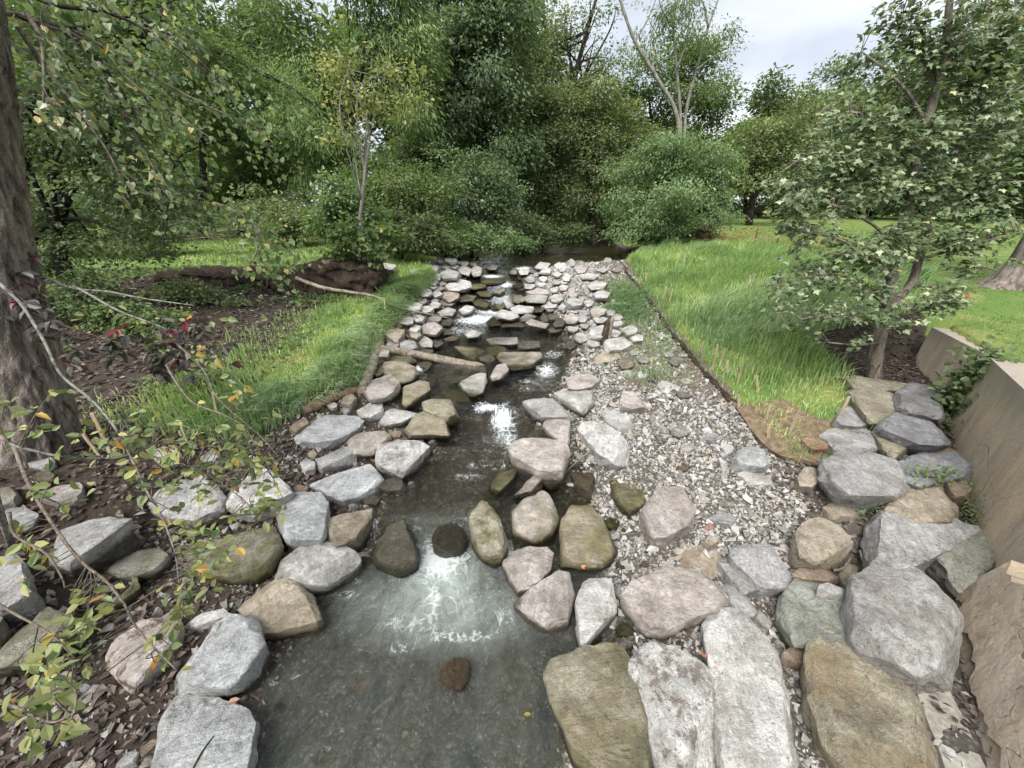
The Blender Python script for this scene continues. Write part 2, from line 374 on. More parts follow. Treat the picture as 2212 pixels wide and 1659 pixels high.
def wlev(x, y):
    x = np.asarray(x, float); y = np.asarray(y, float)
    y = y + .22*vnoise(x*2.2 + 7, y*.8)*sstep(4.2, 4.6, y)
    ys = 3.30 + 1.05*sstep(.22, .45, x)
    z = .28*sstep(ys, ys + .17, y) + .10*sstep(4.62, 4.78, y) + .17*sstep(5.55, 5.85, y)
    z = z + .05*sstep(7.1, 7.5, y) + .15*sstep(8.8, 10.6, y) + .13*sstep(10.8, 12.4, y) + .20*sstep(12.6, 16.5, y) + .07*sstep(17, 19, y)
    return z + .18*sstep(27, 40, y) + .3*sstep(42, 70, y)
def H(x, y, detail=True):
    x = np.asarray(x, float); y = np.asarray(y, float)
    wl = wlev(x, y); xl = np.interp(y, YW, XL); xr = np.interp(y, YW, XR)
    inside = np.minimum(x - xl, xr - x)
    bed = wl - .03 - .22*sstep(0, .45, inside) - .06*sstep(.5, 1.0, inside)
    wlb = np.interp(y, [-6, 2.5, 4.2, 5, 6, 8.6, 12, 16, 20, 28, 40, 70], [0, .02, .20, .36, .50, .60, .86, 1.07, 1.15, 1.15, 1.33, 1.63])
    # left side
    xb = np.interp(y, YB, XBL); d = np.maximum(xl - x, 0); span = np.maximum(xl - xb, .2)
    wq = sstep(0, .6, d); wls = wl*(1-wq) + wlb*wq
    left = wls - .03 + .26*np.clip(d/span, 0, 1.3)
    left = left + .16*sstep(0, .18, xb - x) + .055*np.maximum(xb - x, 0)*(1 - .55*sstep(5, 12, xb - x))
    nearl = sstep(5.2, 3.2, y)
    left = left + nearl*.10*np.maximum(-2.2 - x, 0)
    top = sstep(12.2, 13.4, y + .25*np.sin(x*1.7) + .35*(x + 7))*sstep(-4.2, -5.0, x)
    left = left*(1 - top) + top*np.maximum(left, 1.80 + .03*np.maximum(y - 14, 0)*sstep(40, 14, y))
    left = np.where(x < -4, np.maximum(left, left*(1-sstep(14, 26, y)) + sstep(14, 26, y)*1.95), left)
    # right side
    xg = np.interp(y, YG, XG); d = np.maximum(x - xr, 0); span = np.maximum(xg - xr, .3)
    wq = sstep(0, .6, d); wls = wl*(1-wq) + wlb*wq
    bar = wls - .03 + (.27 - .20*sstep(4.2, 2.6, y))*np.clip(d/span, 0, 1)**.75
    e = x - xg
    rise = .17*sstep(-.02, .22, e)*sstep(2.6, 4.0, y)
    lawn = 1.93 + .25*sstep(24, 60, y)
    t = sstep(.2, 5.5, e)
    rb = (bar + rise)*(1 - t) + lawn*t
    nw = sstep(7.6, 6.3, y)            # in front of the wall: a gentle rocky slope, then the wall and its backfill
    xw = np.interp(y, YWL, XWL)
    front = bar + .45*rise + .02*np.maximum(e, 0)
    rb = rb*(1 - nw) + nw*front
    z = np.where(inside > 0, bed, np.where(x < xl, left, rb))
    back = (x > xw + .30) & (y < 6.75)
    z = np.where(back, 1.70 + .02*np.maximum(x - xw, 0)*sstep(30, 5, x), z)
    # shoulder behind the far end of the wall
    sh = (y >= 6.75) & (x > 6.5)
    k = sstep(8.6, 6.75, y)*sstep(-.1, .9, x - xw)
    z = np.where(sh, z*(1 - k) + 1.72*k, z)
    if detail:
        am = np.where(inside > 0, .030, .045)*np.where(back, .25, 1.)
        z = z + am*fbm(x*2.1, y*2.1, 4)
    return z
_ts = np.geomspace(1.2, 160, 900)
def hit(u, v, dz=0.):
    r = ray(u, v); P = CAM + _ts[:, None]*r
    f = P[:, 2] - H(P[:, 0], P[:, 1], False) - dz
    i = np.argmax(f < 0)
    if f[i] >= 0: return P[-1]
    if i == 0: return P[0]
    a = f[i-1]/(f[i-1] - f[i]); return P[i-1]*(1-a) + P[i]*a

def axis(lo, a, b, hi, st, g=1.22):
    m = list(np.arange(a, b + 1e-6, st)); L = []; x = a; s = st
    while x > lo: s *= g; x -= s; L.append(x)
    R_ = []; x = m[-1]; s = st
    while x < hi: s *= g; x += s; R_.append(x)
    return np.array(L[::-1] + m + R_)
gx = axis(-900, -8, 10, 900, .11, 1.13); gy = axis(-30, .6, 14, 1500, .11, 1.08)
X, Y = np.meshgrid(gx, gy); Z = H(X, Y)
far = sstep(60, 120, np.hypot(X, Y)); Z = Z*(1-far) + 2.2*far
nx, ny = len(gx), len(gy)
I = np.arange(nx*ny).reshape(ny, nx)
Fg = np.stack([I[:-1, :-1], I[:-1, 1:], I[1:, 1:], I[1:, :-1]], -1).reshape(-1, 4)
xg_, xb_ = np.interp(Y, YG, XG), np.interp(Y, YB, XBL)
xl_, xr_ = np.interp(Y, YW, XL), np.interp(Y, YW, XR)
xw_ = np.interp(Y, YWL, XWL)
wob = .5*fbm(X*1.3, Y*1.3, 3)
rightg = sstep(.0, .25, X - xg_ + .1*wob)*sstep(4.0, 4.5, Y + wob*.3 - .9*np.maximum(0, X - 4.6))
rightg = np.maximum(rightg, ((X > xw_ + .2) & (Y < 7.5)).astype(float))
rightg = np.maximum(rightg, (X > 7.8) & (Y >= 7.0))*1.
rightg = rightg*(1 - .95*((X > 6.0 + .35*wob) & (X < xw_ + .2) & (Y < 7.6 + .6*wob)))
leftg = sstep(.0, .3, xb_ - X)*sstep(4.3, 5.0, Y)*(.12 + .88*sstep(2.4, 1.0, xb_ - X))
leftg = np.maximum(leftg, sstep(12.8, 14, Y)*sstep(-4.5, -5.5, X)*.8)
grassw = np.clip(np.where(X > xr_, rightg, leftg), 0, 1)
leftg = np.maximum(leftg, .5*sstep(14, 20, Y))
grassw = np.where(X < xl_, np.clip(leftg, 0, 1), grassw)
litter = sstep(.2, .8, xl_ - X)*(1 - grassw)
litter = np.maximum(litter, ((X > 4.6) & (X < xw_ + .2) & (Y < 8)).astype(float)*.9*(1-grassw))
bedw = sstep(-.05, .12, np.minimum(X - xl_, xr_ - X))
path = sstep(1.25, .75, np.abs(X - (xg_ - .75 + .02*Y)))*sstep(5.2, 6.5, Y)*sstep(20.5, 18, Y)
mG = M('ground'); P = mG.pos()
zone = mG.n('ShaderNodeVertexColor', layer_name='zone'); sep = mG.n('ShaderNodeSeparateColor'); mG.l(zone.outputs[0], sep.inputs[0])
n1 = mG.noise(P, 1.1, 5, .6); n2 = mG.noise(P, 14, 4, .65); n3 = mG.noise(P, 70, 3, .6)
vo = mG.vor(P, 22); vo2 = mG.vor(P, 9)
silt = mG.mix(n2, (.036, .029, .022), (.115, .096, .077))
grav = mG.mix(mG.math('MULTIPLY', mG.mr(vo.outputs['Distance'], .1, .5, 1, .25), .9), (.045, .038, .030), mG.mix(.0, (.30,.28,.25), (.34, .32, .29)))
base = mG.mix(.55, silt, grav)
pth = mG.mix(n2, (.085, .068, .050), (.21, .178, .142))
base = mG.mix(mG.attr('path'), base, pth)
lit = mG.mix(n3, (.020, .015, .011), (.080, .062, .048))
base = mG.mix(sep.outputs[1], base, lit)
bed = mG.mix(mG.mr(vo2.outputs['Distance'], .15, .55), mG.mix(n2, (.080, .068, .040), (.175, .145, .088)), (.035, .028, .016))
bed = mG.mix(.55, bed, mG.mix(n1, (.045, .042, .022), (.14, .118, .062)))
base = mG.mix(sep.outputs[2], base, bed)
gr = mG.mix(n3, (.070, .135, .028), (.15, .24, .055)); gr = mG.mix(mG.mr(n1, .42, .66), gr, (.23, .25, .075)); gr = mG.mix(mG.mr(n2, .5, .72, 0, .5), gr, (.19, .15, .08))
base = mG.mix(mG.mr(mG.math('ADD', sep.outputs[0], mG.math('MULTIPLY', mG.math('SUBTRACT', n2, .5), .5)), .35, .6), base, gr)
hb = mG.math('ADD', mG.math('MULTIPLY', n3, .4), mG.math('SUBTRACT', n2, mG.math('MULTIPLY', vo.outputs['Distance'], .4)))
GROUND = mG.done(mG.pbr(base, .92, mG.bump(hb, .7, .05), .2))
me = mesh_np('ground', np.stack([X, Y, Z], -1).reshape(-1, 3), Fg, GROUND, True,
             {'zone': np.stack([grassw, litter, bedw], -1).reshape(-1, 3), 'path': path.ravel()})
ground = obj('ground', me); ground['kind'] = 'structure'

# ------------------------------------------------------------------ water
FOAM = [  # centre u, v, radius u, v, amount (white water below drops)
 (948, 1215, 58, 40, 1.), (935, 1300, 26, 70, .72), (1000, 1290, 70, 60, .42), (880, 1345, 60, 22, .55), (985, 1375, 90, 14, .62), (1085, 1340, 40, 50, .36), (820, 1290, 110, 60, .26), (860, 1400, 80, 20, .35),
 (782, 1188, 18, 30, 1.0), (765, 1235, 20, 25, .7), (745, 1285, 35, 10, .5), (1096, 1195, 14, 26, .9), (1070, 1215, 22, 14, .6), (905, 1215, 24, 20, .7),
 (1085, 905, 26, 36, 1.0), (1055, 880, 34, 12, .9), (1100, 950, 18, 45, .7), (1060, 1005, 70, 12, .45), (1010, 1030, 60, 14, .35), (990, 1100, 70, 22, .25),
 (1180, 800, 24, 18, .8), (1140, 830, 40, 20, .4), (1195, 765, 26, 10, .6), (905, 795, 14, 8, .9), (1230, 745, 40, 10, .4),
 (1030, 690, 60, 14, .95), (1075, 672, 56, 10, 1.), (1000, 715, 50, 12, .6), (1085, 650, 40, 14, .7), (1080, 640, 26, 9, .9), (1090, 615, 22, 8, .9), (1062, 597, 26, 4, 1.0), (1130, 580, 20, 5, .9), (1075, 625, 30, 14, .6), (1010, 700, 40, 10, .5),
 (1270, 499, 10, 3, .9), (1240, 545, 60, 1.5, .3)]
wx = np.arange(-3.2, 8.2, .045); wy = np.concatenate([np.arange(.4, 9, .032), np.arange(9, 22, .07), np.arange(22, 60, .3)])
WX, WY = np.meshgrid(wx, wy)
xl_ = np.interp(WY, YW, XL); xr_ = np.interp(WY, YW, XR)
flow = .5 + .5*np.tanh(2*vnoise(WX*.9, WY*.5))
rip = .022*fbm(WX*3.1 + .6*fbm(WX*2, WY*2, 2), WY*2.2, 3) + .007*fbm(WX*9, WY*4.5, 2)
slope = np.abs(wlev(WX, WY + .12) - wlev(WX, WY - .12))
WZ = wlev(WX, WY) + rip*(1 + 9*np.minimum(slope, .25)) + slope*.22*fbm(WX*6, WY*3, 3)
keep = (WX > xl_ - .40) & (WX < xr_ + .40) & (WZ > H(WX, WY, False) - .10)
keep |= (WX > xl_) & (WX < xr_)
J = np.arange(WX.size).reshape(WX.shape)
q = keep[:-1, :-1] & keep[1:, :-1] & keep[:-1, 1:] & keep[1:, 1:]
Fw = np.stack([J[:-1, :-1], J[:-1, 1:], J[1:, 1:], J[1:, :-1]], -1)[q]
used = np.unique(Fw); remap = np.zeros(WX.size, int); remap[used] = np.arange(len(used))
Wv = np.stack([WX, WY, WZ], -1).reshape(-1, 3)[used]
uu, vv, _ = proj(Wv)
foam = np.zeros(len(Wv))
for cu, cv, ru, rv, am in FOAM:
    foam = np.maximum(foam, am*np.exp(-(((uu-cu)/ru)**2 + ((vv-cv)/rv)**2)*.8))
milk = np.exp(-(((uu-945)/105)**2 + ((vv-1250)/85)**2))*.78
milk = np.maximum(milk, .50*np.exp(-(((uu-950)/200)**2 + ((vv-1310)/95)**2)))
milk = np.maximum(milk, .08*sstep(1150, 1230, vv))
foam = np.maximum(foam, .60*np.clip(slope.ravel()[used]*4 - .25, 0, 1)*(.3 + .7*sstep(-.1, .3, fbm(Wv[:, 0]*5, Wv[:, 1]*2, 2))))
mW = M('stream_water'); P = mW.pos()
wv = mW.vscale(P, (1.0, .55, 1.0))
b1 = mW.noise(wv, 5, 5, .62, 1.6); b2 = mW.noise(wv, 22, 4, .65, 1.0)
hh = mW.math('ADD', b1, mW.math('MULTIPLY', b2, .35))
nb = mW.bump(hh, 1., .10)
fr = mW.n('ShaderNodeFresnel'); fr.inputs[0].default_value = 1.33; mW.l(nb, fr.inputs['Normal'])
gl = mW.n('ShaderNodeBsdfGlossy'); gl.inputs['Roughness'].default_value = .06; gl.inputs[0].default_value = (1, 1, 1, 1); mW.l(nb, gl.inputs['Normal'])
tr = mW.n('ShaderNodeBsdfTransparent'); tr.inputs[0].default_value = (.78, .77, .66, 1)
df = mW.n('ShaderNodeBsdfDiffuse'); df.inputs[0].default_value = (.44, .50, .46, 1)
mk = mW.n('ShaderNodeMixShader'); mW.l(mW.math('MULTIPLY', mW.attr('milk'), mW.mr(b1, .3, .65, .55, 1.)), mk.inputs[0]); mW.l(tr.outputs[0], mk.inputs[1]); mW.l(df.outputs[0], mk.inputs[2])
ms = mW.n('ShaderNodeMixShader'); mW.l(mW.math('ADD', mW.math('MULTIPLY', fr.outputs[0], 1.35), .02, clamp=True), ms.inputs[0]); mW.l(mk.outputs[0], ms.inputs[1]); mW.l(gl.outputs[0], ms.inputs[2])
fo = mW.attr('foam')
cell = mW.vor(mW.vadd(P, mW.mix(1, mW.n('ShaderNodeTexNoise').outputs['Color'], (.12, .12, 0), 'MULTIPLY')), 9, 'DISTANCE_TO_EDGE').outputs['Distance']
fn = mW.math('ADD', mW.math('MULTIPLY', mW.noise(P, 13, 7, .8, 1.6), .86), mW.math('MULTIPLY', mW.mr(cell, .20, .0), .14))
fst = mW.noise(mW.vscale(P, (30, 4, 3)), 1.3, 5, .65, .3)
fn = mW.mix(mW.attr('steep'), fn, fst)
fm = mW.mr(mW.math('ADD', fo, mW.math('MULTIPLY', mW.math('SUBTRACT', fn, .5), 1.7)), .44, .92)
ln = mW.mr(mW.math('ABSOLUTE', mW.math('SUBTRACT', mW.noise(mW.vscale(P, (1, .8, 1)), 3.2, 5, .62, 1.1), .5)), .030, .002)
fm = mW.math('MAXIMUM', fm, mW.math('MULTIPLY', mW.math('MULTIPLY', ln, mW.mr(b2, .35, .6, .1, .75)), mW.mr(fo, .18, .42)))
bub = mW.mr(mW.vor(P, 38).outputs['Distance'], .16, .08)
fm = mW.math('MAXIMUM', fm, mW.math('MULTIPLY', mW.math('MULTIPLY', bub, .7), mW.mr(mW.math('ADD', mW.attr('milk'), mW.math('MULTIPLY', mW.math('SUBTRACT', b1, .5), .9)), .20, .36)))
fd = mW.n('ShaderNodeBsdfDiffuse'); fd.inputs[0].default_value = (.74, .78, .78, 1); mW.l(mW.bump(fn, 1., .03), fd.inputs['Normal'])
mf = mW.n('ShaderNodeMixShader'); mW.l(mW.math('MULTIPLY', fm, .80), mf.inputs[0]); mW.l(ms.outputs[0], mf.inputs[1]); mW.l(fd.outputs[0], mf.inputs[2])
WATER = mW.done(mf.outputs[0])
water = obj('water', mesh_np('water', Wv, remap[Fw], WATER, True, {'foam': foam, 'milk': milk, 'steep': np.clip(slope.ravel()[used]*5, 0, 1)})); water['kind'] = 'structure'

# ------------------------------------------------------------------ concrete wall and abutment
def mat_concrete():
    m = M('old_concrete'); P = m.pos(); z = m.z(P)
    st = m.noise(m.vscale(P, (3.2, 3.2, .45)), 1.3, 4, .5); big = m.noise(P, 1.7, 4, .6); fi = m.noise(P, 40, 4, .65); gr = m.noise(P, 150, 2, .6)
    c = m.mix(m.mr(st, .38, .62), (.38, .32, .25), (.56, .45, .32))
    c = m.mix(m.mr(big, .42, .62), c, (.47, .40, .32))
    c = m.mix(.7, c, m.ramp(fi, [(.3, (.72, .71, .70)), (.7, (1.2, 1.2, 1.2))]), 'MULTIPLY')
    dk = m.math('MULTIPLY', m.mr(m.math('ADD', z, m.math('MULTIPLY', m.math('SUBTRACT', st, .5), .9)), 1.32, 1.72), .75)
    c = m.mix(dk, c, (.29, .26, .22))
    c = m.mix(m.math('MULTIPLY', m.mr(m.noise(m.vscale(P, (9, 9, .4)), 2.2, 3, .5), .60, .70), .40), c, (.11, .098, .08))
    ck = m.vor(m.vadd(P, m.mix(1, m.n('ShaderNodeTexNoise').outputs['Color'], (.5, .5, .5), 'MULTIPLY')), .45, 'DISTANCE_TO_EDGE').outputs['Distance']
    cm = m.math('MULTIPLY', m.mr(ck, .004, 0.), .25); c = m.mix(cm, c, (.04, .034, .028))
    h = m.math('ADD', m.math('MULTIPLY', fi, .5), m.math('ADD', m.math('MULTIPLY', gr, .25), m.math('MULTIPLY', cm, -1.)))
    return m.done(m.pbr(c, .93, m.bump(h, .55, .015), .2))
CONC = mat_concrete()
def slab_wall(prof_pts, n=60, k=14, seed=1, amp=.012):
    """prof_pts: list of (front_base, front_top, back_top) stations; skins a grid over front, top, back and both ends"""
    S = [np.array(p, float) for p in prof_pts]; t = np.linspace(0, len(S)-1-1e-6, n); rows = []
    for x in t:
        i = int(x); f = x-i; a = S[i]*(1-f) + S[i+1]*f
        fb, ft, bt = a; bb = np.array([bt[0], bt[1], fb[2]])
        fr = fb + (ft-fb)*np.linspace(0, 1, k)[:, None]
        tp = ft + (bt-ft)*np.linspace(0, 1, 6)[1:, None]
        rows.append(np.vstack([fr, tp, bb]))
    R_ = np.array(rows); mcol = R_.shape[1]; V = R_.reshape(-1, 3)
    nn = np.array([mnoise.fractal(Vector(p*2.2 + seed), .8, 2.1, 4) for p in V]); V = V + (nn*amp)[:, None]*np.array([-.8, -.3, .45])
    Fq = []
    for i in range(n-1):
        for j in range(mcol):
            Fq.append((i*mcol+j, (i+1)*mcol+j, (i+1)*mcol+(j+1) % mcol, i*mcol+(j+1) % mcol))
    Fq.append(tuple(range(mcol))); Fq.append(tuple((n-1)*mcol+j for j in range(mcol))[::-1])
    return V, Fq
def wst(p, q, zt, th=.42, zb=-.1, lean=.10):
    d = np.array(q, float) - np.array(p, float); d /= np.linalg.norm(d); nrm = np.array([d[1], -d[0]])   # towards the backfill
    if nrm[0] < 0: nrm = -nrm
    return lambda s: [(*(np.array(s) - nrm*.0), zb), (*(np.array(s) + nrm*lean), zt), (*(np.array(s) + nrm*(lean+th)), zt - .01)]
A0, A1 = (3.92, 1.60), (6.44, 4.98)
fA = wst(A0, A1, 1.74)
V, F_ = slab_wall([fA(A0), fA((5.18, 3.29)), fA(A1)], 70, 16, 3)
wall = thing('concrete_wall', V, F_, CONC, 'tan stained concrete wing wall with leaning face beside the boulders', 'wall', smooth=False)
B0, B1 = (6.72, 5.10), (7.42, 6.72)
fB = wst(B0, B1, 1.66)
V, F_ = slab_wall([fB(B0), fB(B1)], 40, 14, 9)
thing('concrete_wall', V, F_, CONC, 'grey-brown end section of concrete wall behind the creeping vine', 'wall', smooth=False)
# lower abutment block with spalled facing, and its footing strip
ab = empty('abutment_block', (3.75, 1.9, 0), 'low battered concrete block with a broken facing layer below the wing wall', 'abutment')
def face_grid(off, z0f, z1f, n=60, k=16):
    B = curve([(2.50, .50, -.25), (3.14, 1.30, -.25), (3.64, 1.90, -.2), (4.02, 2.38, -.1), (4.24, 2.66, -.05)], n); rows = []
    for i in range(n):
        t = B[min(i+1, n-1)] - B[max(i-1, 0)]; t = t/np.linalg.norm(t); nr = np.array([t[1], -t[0], 0])
        zt = .74 + .10*math.sin(i*.21) + .05*vnoise(i*.35, 2.); b = B[i] - nr*off
        z0 = z0f(i, n); z1 = z1f(i, n, zt)
        f0 = (z0 + .25)/1.05; f1 = (z1 + .25)/1.05
        p0 = b + nr*.36*f0; p1 = b + nr*.36*f1
        rows.append([np.array([p0[0], p0[1], z0])*(1-a) + np.array([p1[0], p1[1], z1])*a for a in np.linspace(0, 1, k)] + [np.array([p1[0], p1[1], z1]) + nr*1.3 + [0, 0, .06], np.array([p0[0], p0[1], z0]) + nr*1.3])
    R_ = np.array(rows); mc = R_.shape[1]; V = R_.reshape(-1, 3)
    nn = np.array([mnoise.fractal(Vector(p*3.), .8, 2.1, 4) for p in V]); V = V + (nn*.02)[:, None]*np.array([-.8, -.3, .3])
    Fq = [(i*mc+j, (i+1)*mc+j, (i+1)*mc+(j+1) % mc, i*mc+(j+1) % mc) for i in range(n-1) for j in range(mc)]
    Fq += [tuple(range(mc)), tuple((n-1)*mc+j for j in range(mc))[::-1]]; return V, Fq
V, F_ = face_grid(0, lambda i, n: -.25, lambda i, n, zt: zt - .01); part('core', V, F_, CONC, ab, False)
V, F_ = face_grid(.035, lambda i, n: .17 + .13*float(vnoise(i*.18, 5.)) + .06*float(vnoise(i*.9, 8.)), lambda i, n, zt: zt + .02); part('facing', V, F_, CONC, ab, False)
FOOT = mat_plain('pale_footing', (.21, .195, .165), (.40, .38, .33), 30, .92, .5, .01)
V = []
for p, zz in [((3.36, 2.0), .07), ((2.80, .85), .03)]:
    d = np.array([-.44, -.9]); d /= np.linalg.norm(d); nr = np.array([-d[1], d[0]])
    for o_, z_ in [(0, -.2), (0, zz), (.24, zz+.015), (.24, -.2)]: V.append((*(np.array(p) + nr*o_), z_))
V = np.array(V); V = np.vstack([V[:4]*(1-t) + V[4:]*t for t in np.linspace(0, 1, 14)]); V += rng.normal(0, .005, V.shape)
F_ = [(i*4+j, i*4+(j+1) % 4, (i+1)*4+(j+1) % 4, (i+1)*4+j) for i in range(13) for j in range(4)] + [(3, 2, 1, 0), (52, 53, 54, 55)]
thing('footing_strip', V, F_, FOOT, 'pale flat concrete footing strip beside the great tan-brown slab', 'footing', smooth=False)
# ------------------------------------------------------------------ boulders, each traced where it lies on the bank
OFF = {'A': (0, 1106), 'B': (548.6, 877.8), 'C': (737.3, 1106), 'D': (1474.7, 1106), 'E': (737.3, 553), 'G': (1474.7, 553), 'L': (0, 553)}
TINT = {'white': (.47, .465, .455), 'grey': (.335, .335, .335), 'blue': (.40, .415, .43), 'pink': (.40, .365, .345), 'tan': (.36, .315, .25), 'olive': (.27, .25, .19),
        'dark': (.17, .165, .16), 'slate': (.205, .21, .225), 'wetblack': (.10, .095, .085), 'red': (.30, .165, .125), 'brown': (.25, .19, .14), 'green': (.26, .275, .24), 'mossy': (.21, .20, .16)}
def rock_mesh(pts, h, z0, seed, round_=0., amp=1.):
    rg = np.random.default_rng(seed)
    pts = np.asarray(pts, float); vmax, vmin = pts[:, 1].max(), pts[:, 1].min(); ext = vmax - vmin
    cen = pts.mean(0); pts = cen + (pts - cen)*1.13
    out = []
    for k in range(len(pts)):                 # outline points: front at the ground, back near the top
        s = np.clip((vmax - pts[k, 1])/ext, 0, 1)
        out.append(atz(*pts[k], z0 + h*.90*min(1., s*1.35)))
    out = np.array(out); c3 = out.mean(0)
    tc = cen + np.array([0, -.10*ext]); top = []; tl = rg.normal(size=2)
    for k in range(len(pts)):
        f = rg.uniform(.72, .90) - .22*round_; q = tc + (pts[k] - tc)*f
        top.append(atz(*q, z0 + h*(.97 + (.12*tl[0]*(q[0]-tc[0]) + .12*tl[1]*(q[1]-tc[1]))/ext + rg.uniform(-.03, .03))))
    bot = out.copy(); bot[:, :2] = c3[:2] + (bot[:, :2] - c3[:2])*.86; bot[:, 2] = z0 - .10 - .25*h
    P = np.vstack([out, top, bot])
    bm = bmesh.new()
    for p in P: bm.verts.new(p)
    r = bmesh.ops.convex_hull(bm, input=bm.verts)
    junk = list({g for g in r['geom_interior'] + r['geom_unused'] if isinstance(g, bmesh.types.BMVert) and g.is_valid})
    if junk: bmesh.ops.delete(bm, geom=junk, context='VERTS')
    for k in range(int(rg.integers(2, 6)) if round_ < .6 else 0):     # broken faces
        n = (CAM - c3)/np.linalg.norm(CAM - c3)*rg.uniform(.2, 1) + rg.normal(0, .7, 3); n /= np.linalg.norm(n)
        Q = np.array([v.co[:] for v in bm.verts]); dd = Q @ n; c = float(np.median(dd)); s_ = dd.max()
        off = c + (s_ - c)*rg.uniform(.80, .95)
        bmesh.ops.bisect_plane(bm, geom=list(bm.verts) + list(bm.edges) + list(bm.faces), plane_co=n*off, plane_no=n, clear_outer=True)
        Q = [v.co.copy() for v in bm.verts]; bm.free(); bm = bmesh.new()
        for p in Q: bm.verts.new(p)
        bmesh.ops.convex_hull(bm, input=bm.verts); bmesh.ops.delete(bm, geom=[v for v in bm.verts if not v.link_faces], context='VERTS')
    _, _, dep = proj(c3); W = (pts[:, 0].max() - pts[:, 0].min())*dep/FPX
    size = min(W, ext*dep/FPX*1.2)
    bmesh.ops.dissolve_limit(bm, angle_limit=.12, verts=bm.verts, edges=bm.edges)
    bmesh.ops.bevel(bm, geom=list(bm.edges), offset=size*(.006 + .08*round_), segments=1 + int(round_ > .3), affect='EDGES', profile=.6, clamp_overlap=True)
    bmesh.ops.remove_doubles(bm, verts=bm.verts, dist=size*.006); bmesh.ops.triangulate(bm, faces=bm.faces)
    tgt = max(9.5*dep/FPX, size/20)
    for _ in range(5):
        es = [e for e in bm.edges if e.calc_length() > tgt*1.45]
        if not es: break
        bmesh.ops.subdivide_edges(bm, edges=es, cuts=1, use_grid_fill=True)
        bmesh.ops.triangulate(bm, faces=bm.faces)
        if len(bm.faces) > 9000: break
    if round_ > .28: bmesh.ops.smooth_vert(bm, verts=bm.verts, factor=.5, use_axis_x=True, use_axis_y=True, use_axis_z=True)
    bmesh.ops.smooth_vert(bm, verts=bm.verts, factor=.12, use_axis_x=True, use_axis_y=True, use_axis_z=True)
    bm.normal_update()
    ax = Vector(rg.normal(size=3)*np.array([.5, .5, 1])).normalized(); so = Vector(rg.uniform(-50, 50, 3))
    k1 = 1.6/size; k2 = 5.5/size
    for v in bm.verts:
        p = v.co; n = v.normal
        a = mnoise.fractal(p*k1 + so, .9, 2.0, 3)*.026
        b = mnoise.fractal(p*k2 + so, .8, 2.0, 3)*.020
        t = p.dot(ax)*11/size + 1.6*mnoise.noise(p*k1*1.3 + so)
        st = (abs((t % 1.) - .5)*2)**2*.022*max(0, mnoise.noise(p*k1 + so*2) + .45)
        ce = mnoise.cell_vector(p*(3.2/size) + so).x*.030
        v.co = p + n*(size*amp*(1 - .7*round_)*(a + b - st + ce*.6))
    bm.normal_update()
    return bm
ROCKS = []
def add_rock(key, pts, tint, label, h=None, name='boulder', brown=.0, moss=0., ochre=0., wet=0., round_=.06, amp=1., group=None, z0=None, lift=0., cat=None):
    ox, oy = OFF.get(key, (0, 0)); sc_ = 3. if key else 1.
    P = np.array([(ox + a/sc_, oy + b/sc_) for a, b in pts], float)
    seed = len(ROCKS) + 11
    vmax, vmin = P[:, 1].max(), P[:, 1].min(); ub = P[np.argmax(P[:, 1]), 0]
    g = hit(ub, min(vmax, 1700.)) if z0 is None else atz(ub, vmax, z0)
    mid = hit(P[:, 0].mean(), min(P[:, 1].mean(), 1690))
    zb = (g[2]*.6 + mid[2]*.4 if z0 is None else z0) + lift
    if z0 is None: zb = max(zb, float(wlev(mid[0], mid[1])) - .07 + lift)
    _, _, dep = proj(mid); W = (P[:, 0].max() - P[:, 0].min())*dep/FPX; E_ = (vmax - vmin)*dep/FPX
    r = ray(P[:, 0].mean(), P[:, 1].mean()); el = math.atan2(-r[2], math.hypot(r[0], r[1]))
    hh = (h if h is not None else .36)*min(W, E_*1.1)
    hh = min(hh, .72*E_/max(math.cos(el), .2))
    bm = rock_mesh(P, hh, zb, seed, round_, amp)
    me = bpy.data.meshes.new(name); 
    og = Vector((float(np.mean([v.co.x for v in bm.verts])), float(np.mean([v.co.y for v in bm.verts])), zb))
    bmesh.ops.translate(bm, verts=bm.verts, vec=-og); bm.to_mesh(me); bm.free()
    me.polygons.foreach_set('use_smooth', np.ones(len(me.polygons), bool)); me.set_sharp_from_angle(angle=.34); me.materials.append(ROCK)
    o = obj(name, me, None, og); tago(o, label, cat or ('boulder' if name == 'boulder' else 'rock'), group)
    t = np.array(TINT[tint])*1.25*np.random.default_rng(seed).uniform(.93, 1.08)
    o['tint'] = [float(x) for x in t]; o['brown'] = float(max(brown, [.12, .0, .25, .18][seed % 4])); o['moss'] = float(moss); o['ochre'] = float(max(ochre, [.0, .12, .05, .18, .0][seed % 5])); o['wet'] = float(wet)
    wl = float(wlev(og.x, og.y)); xl, xr = np.interp(og.y, YW, XL), np.interp(og.y, YW, XR)
    near = (og.x > xl - .35) and (og.x < xr + .35)
    o['wl'] = wl if near else wl - 5. if moss < .05 else zb - .05
    ROCKS.append((o, P)); return o
R = add_rock
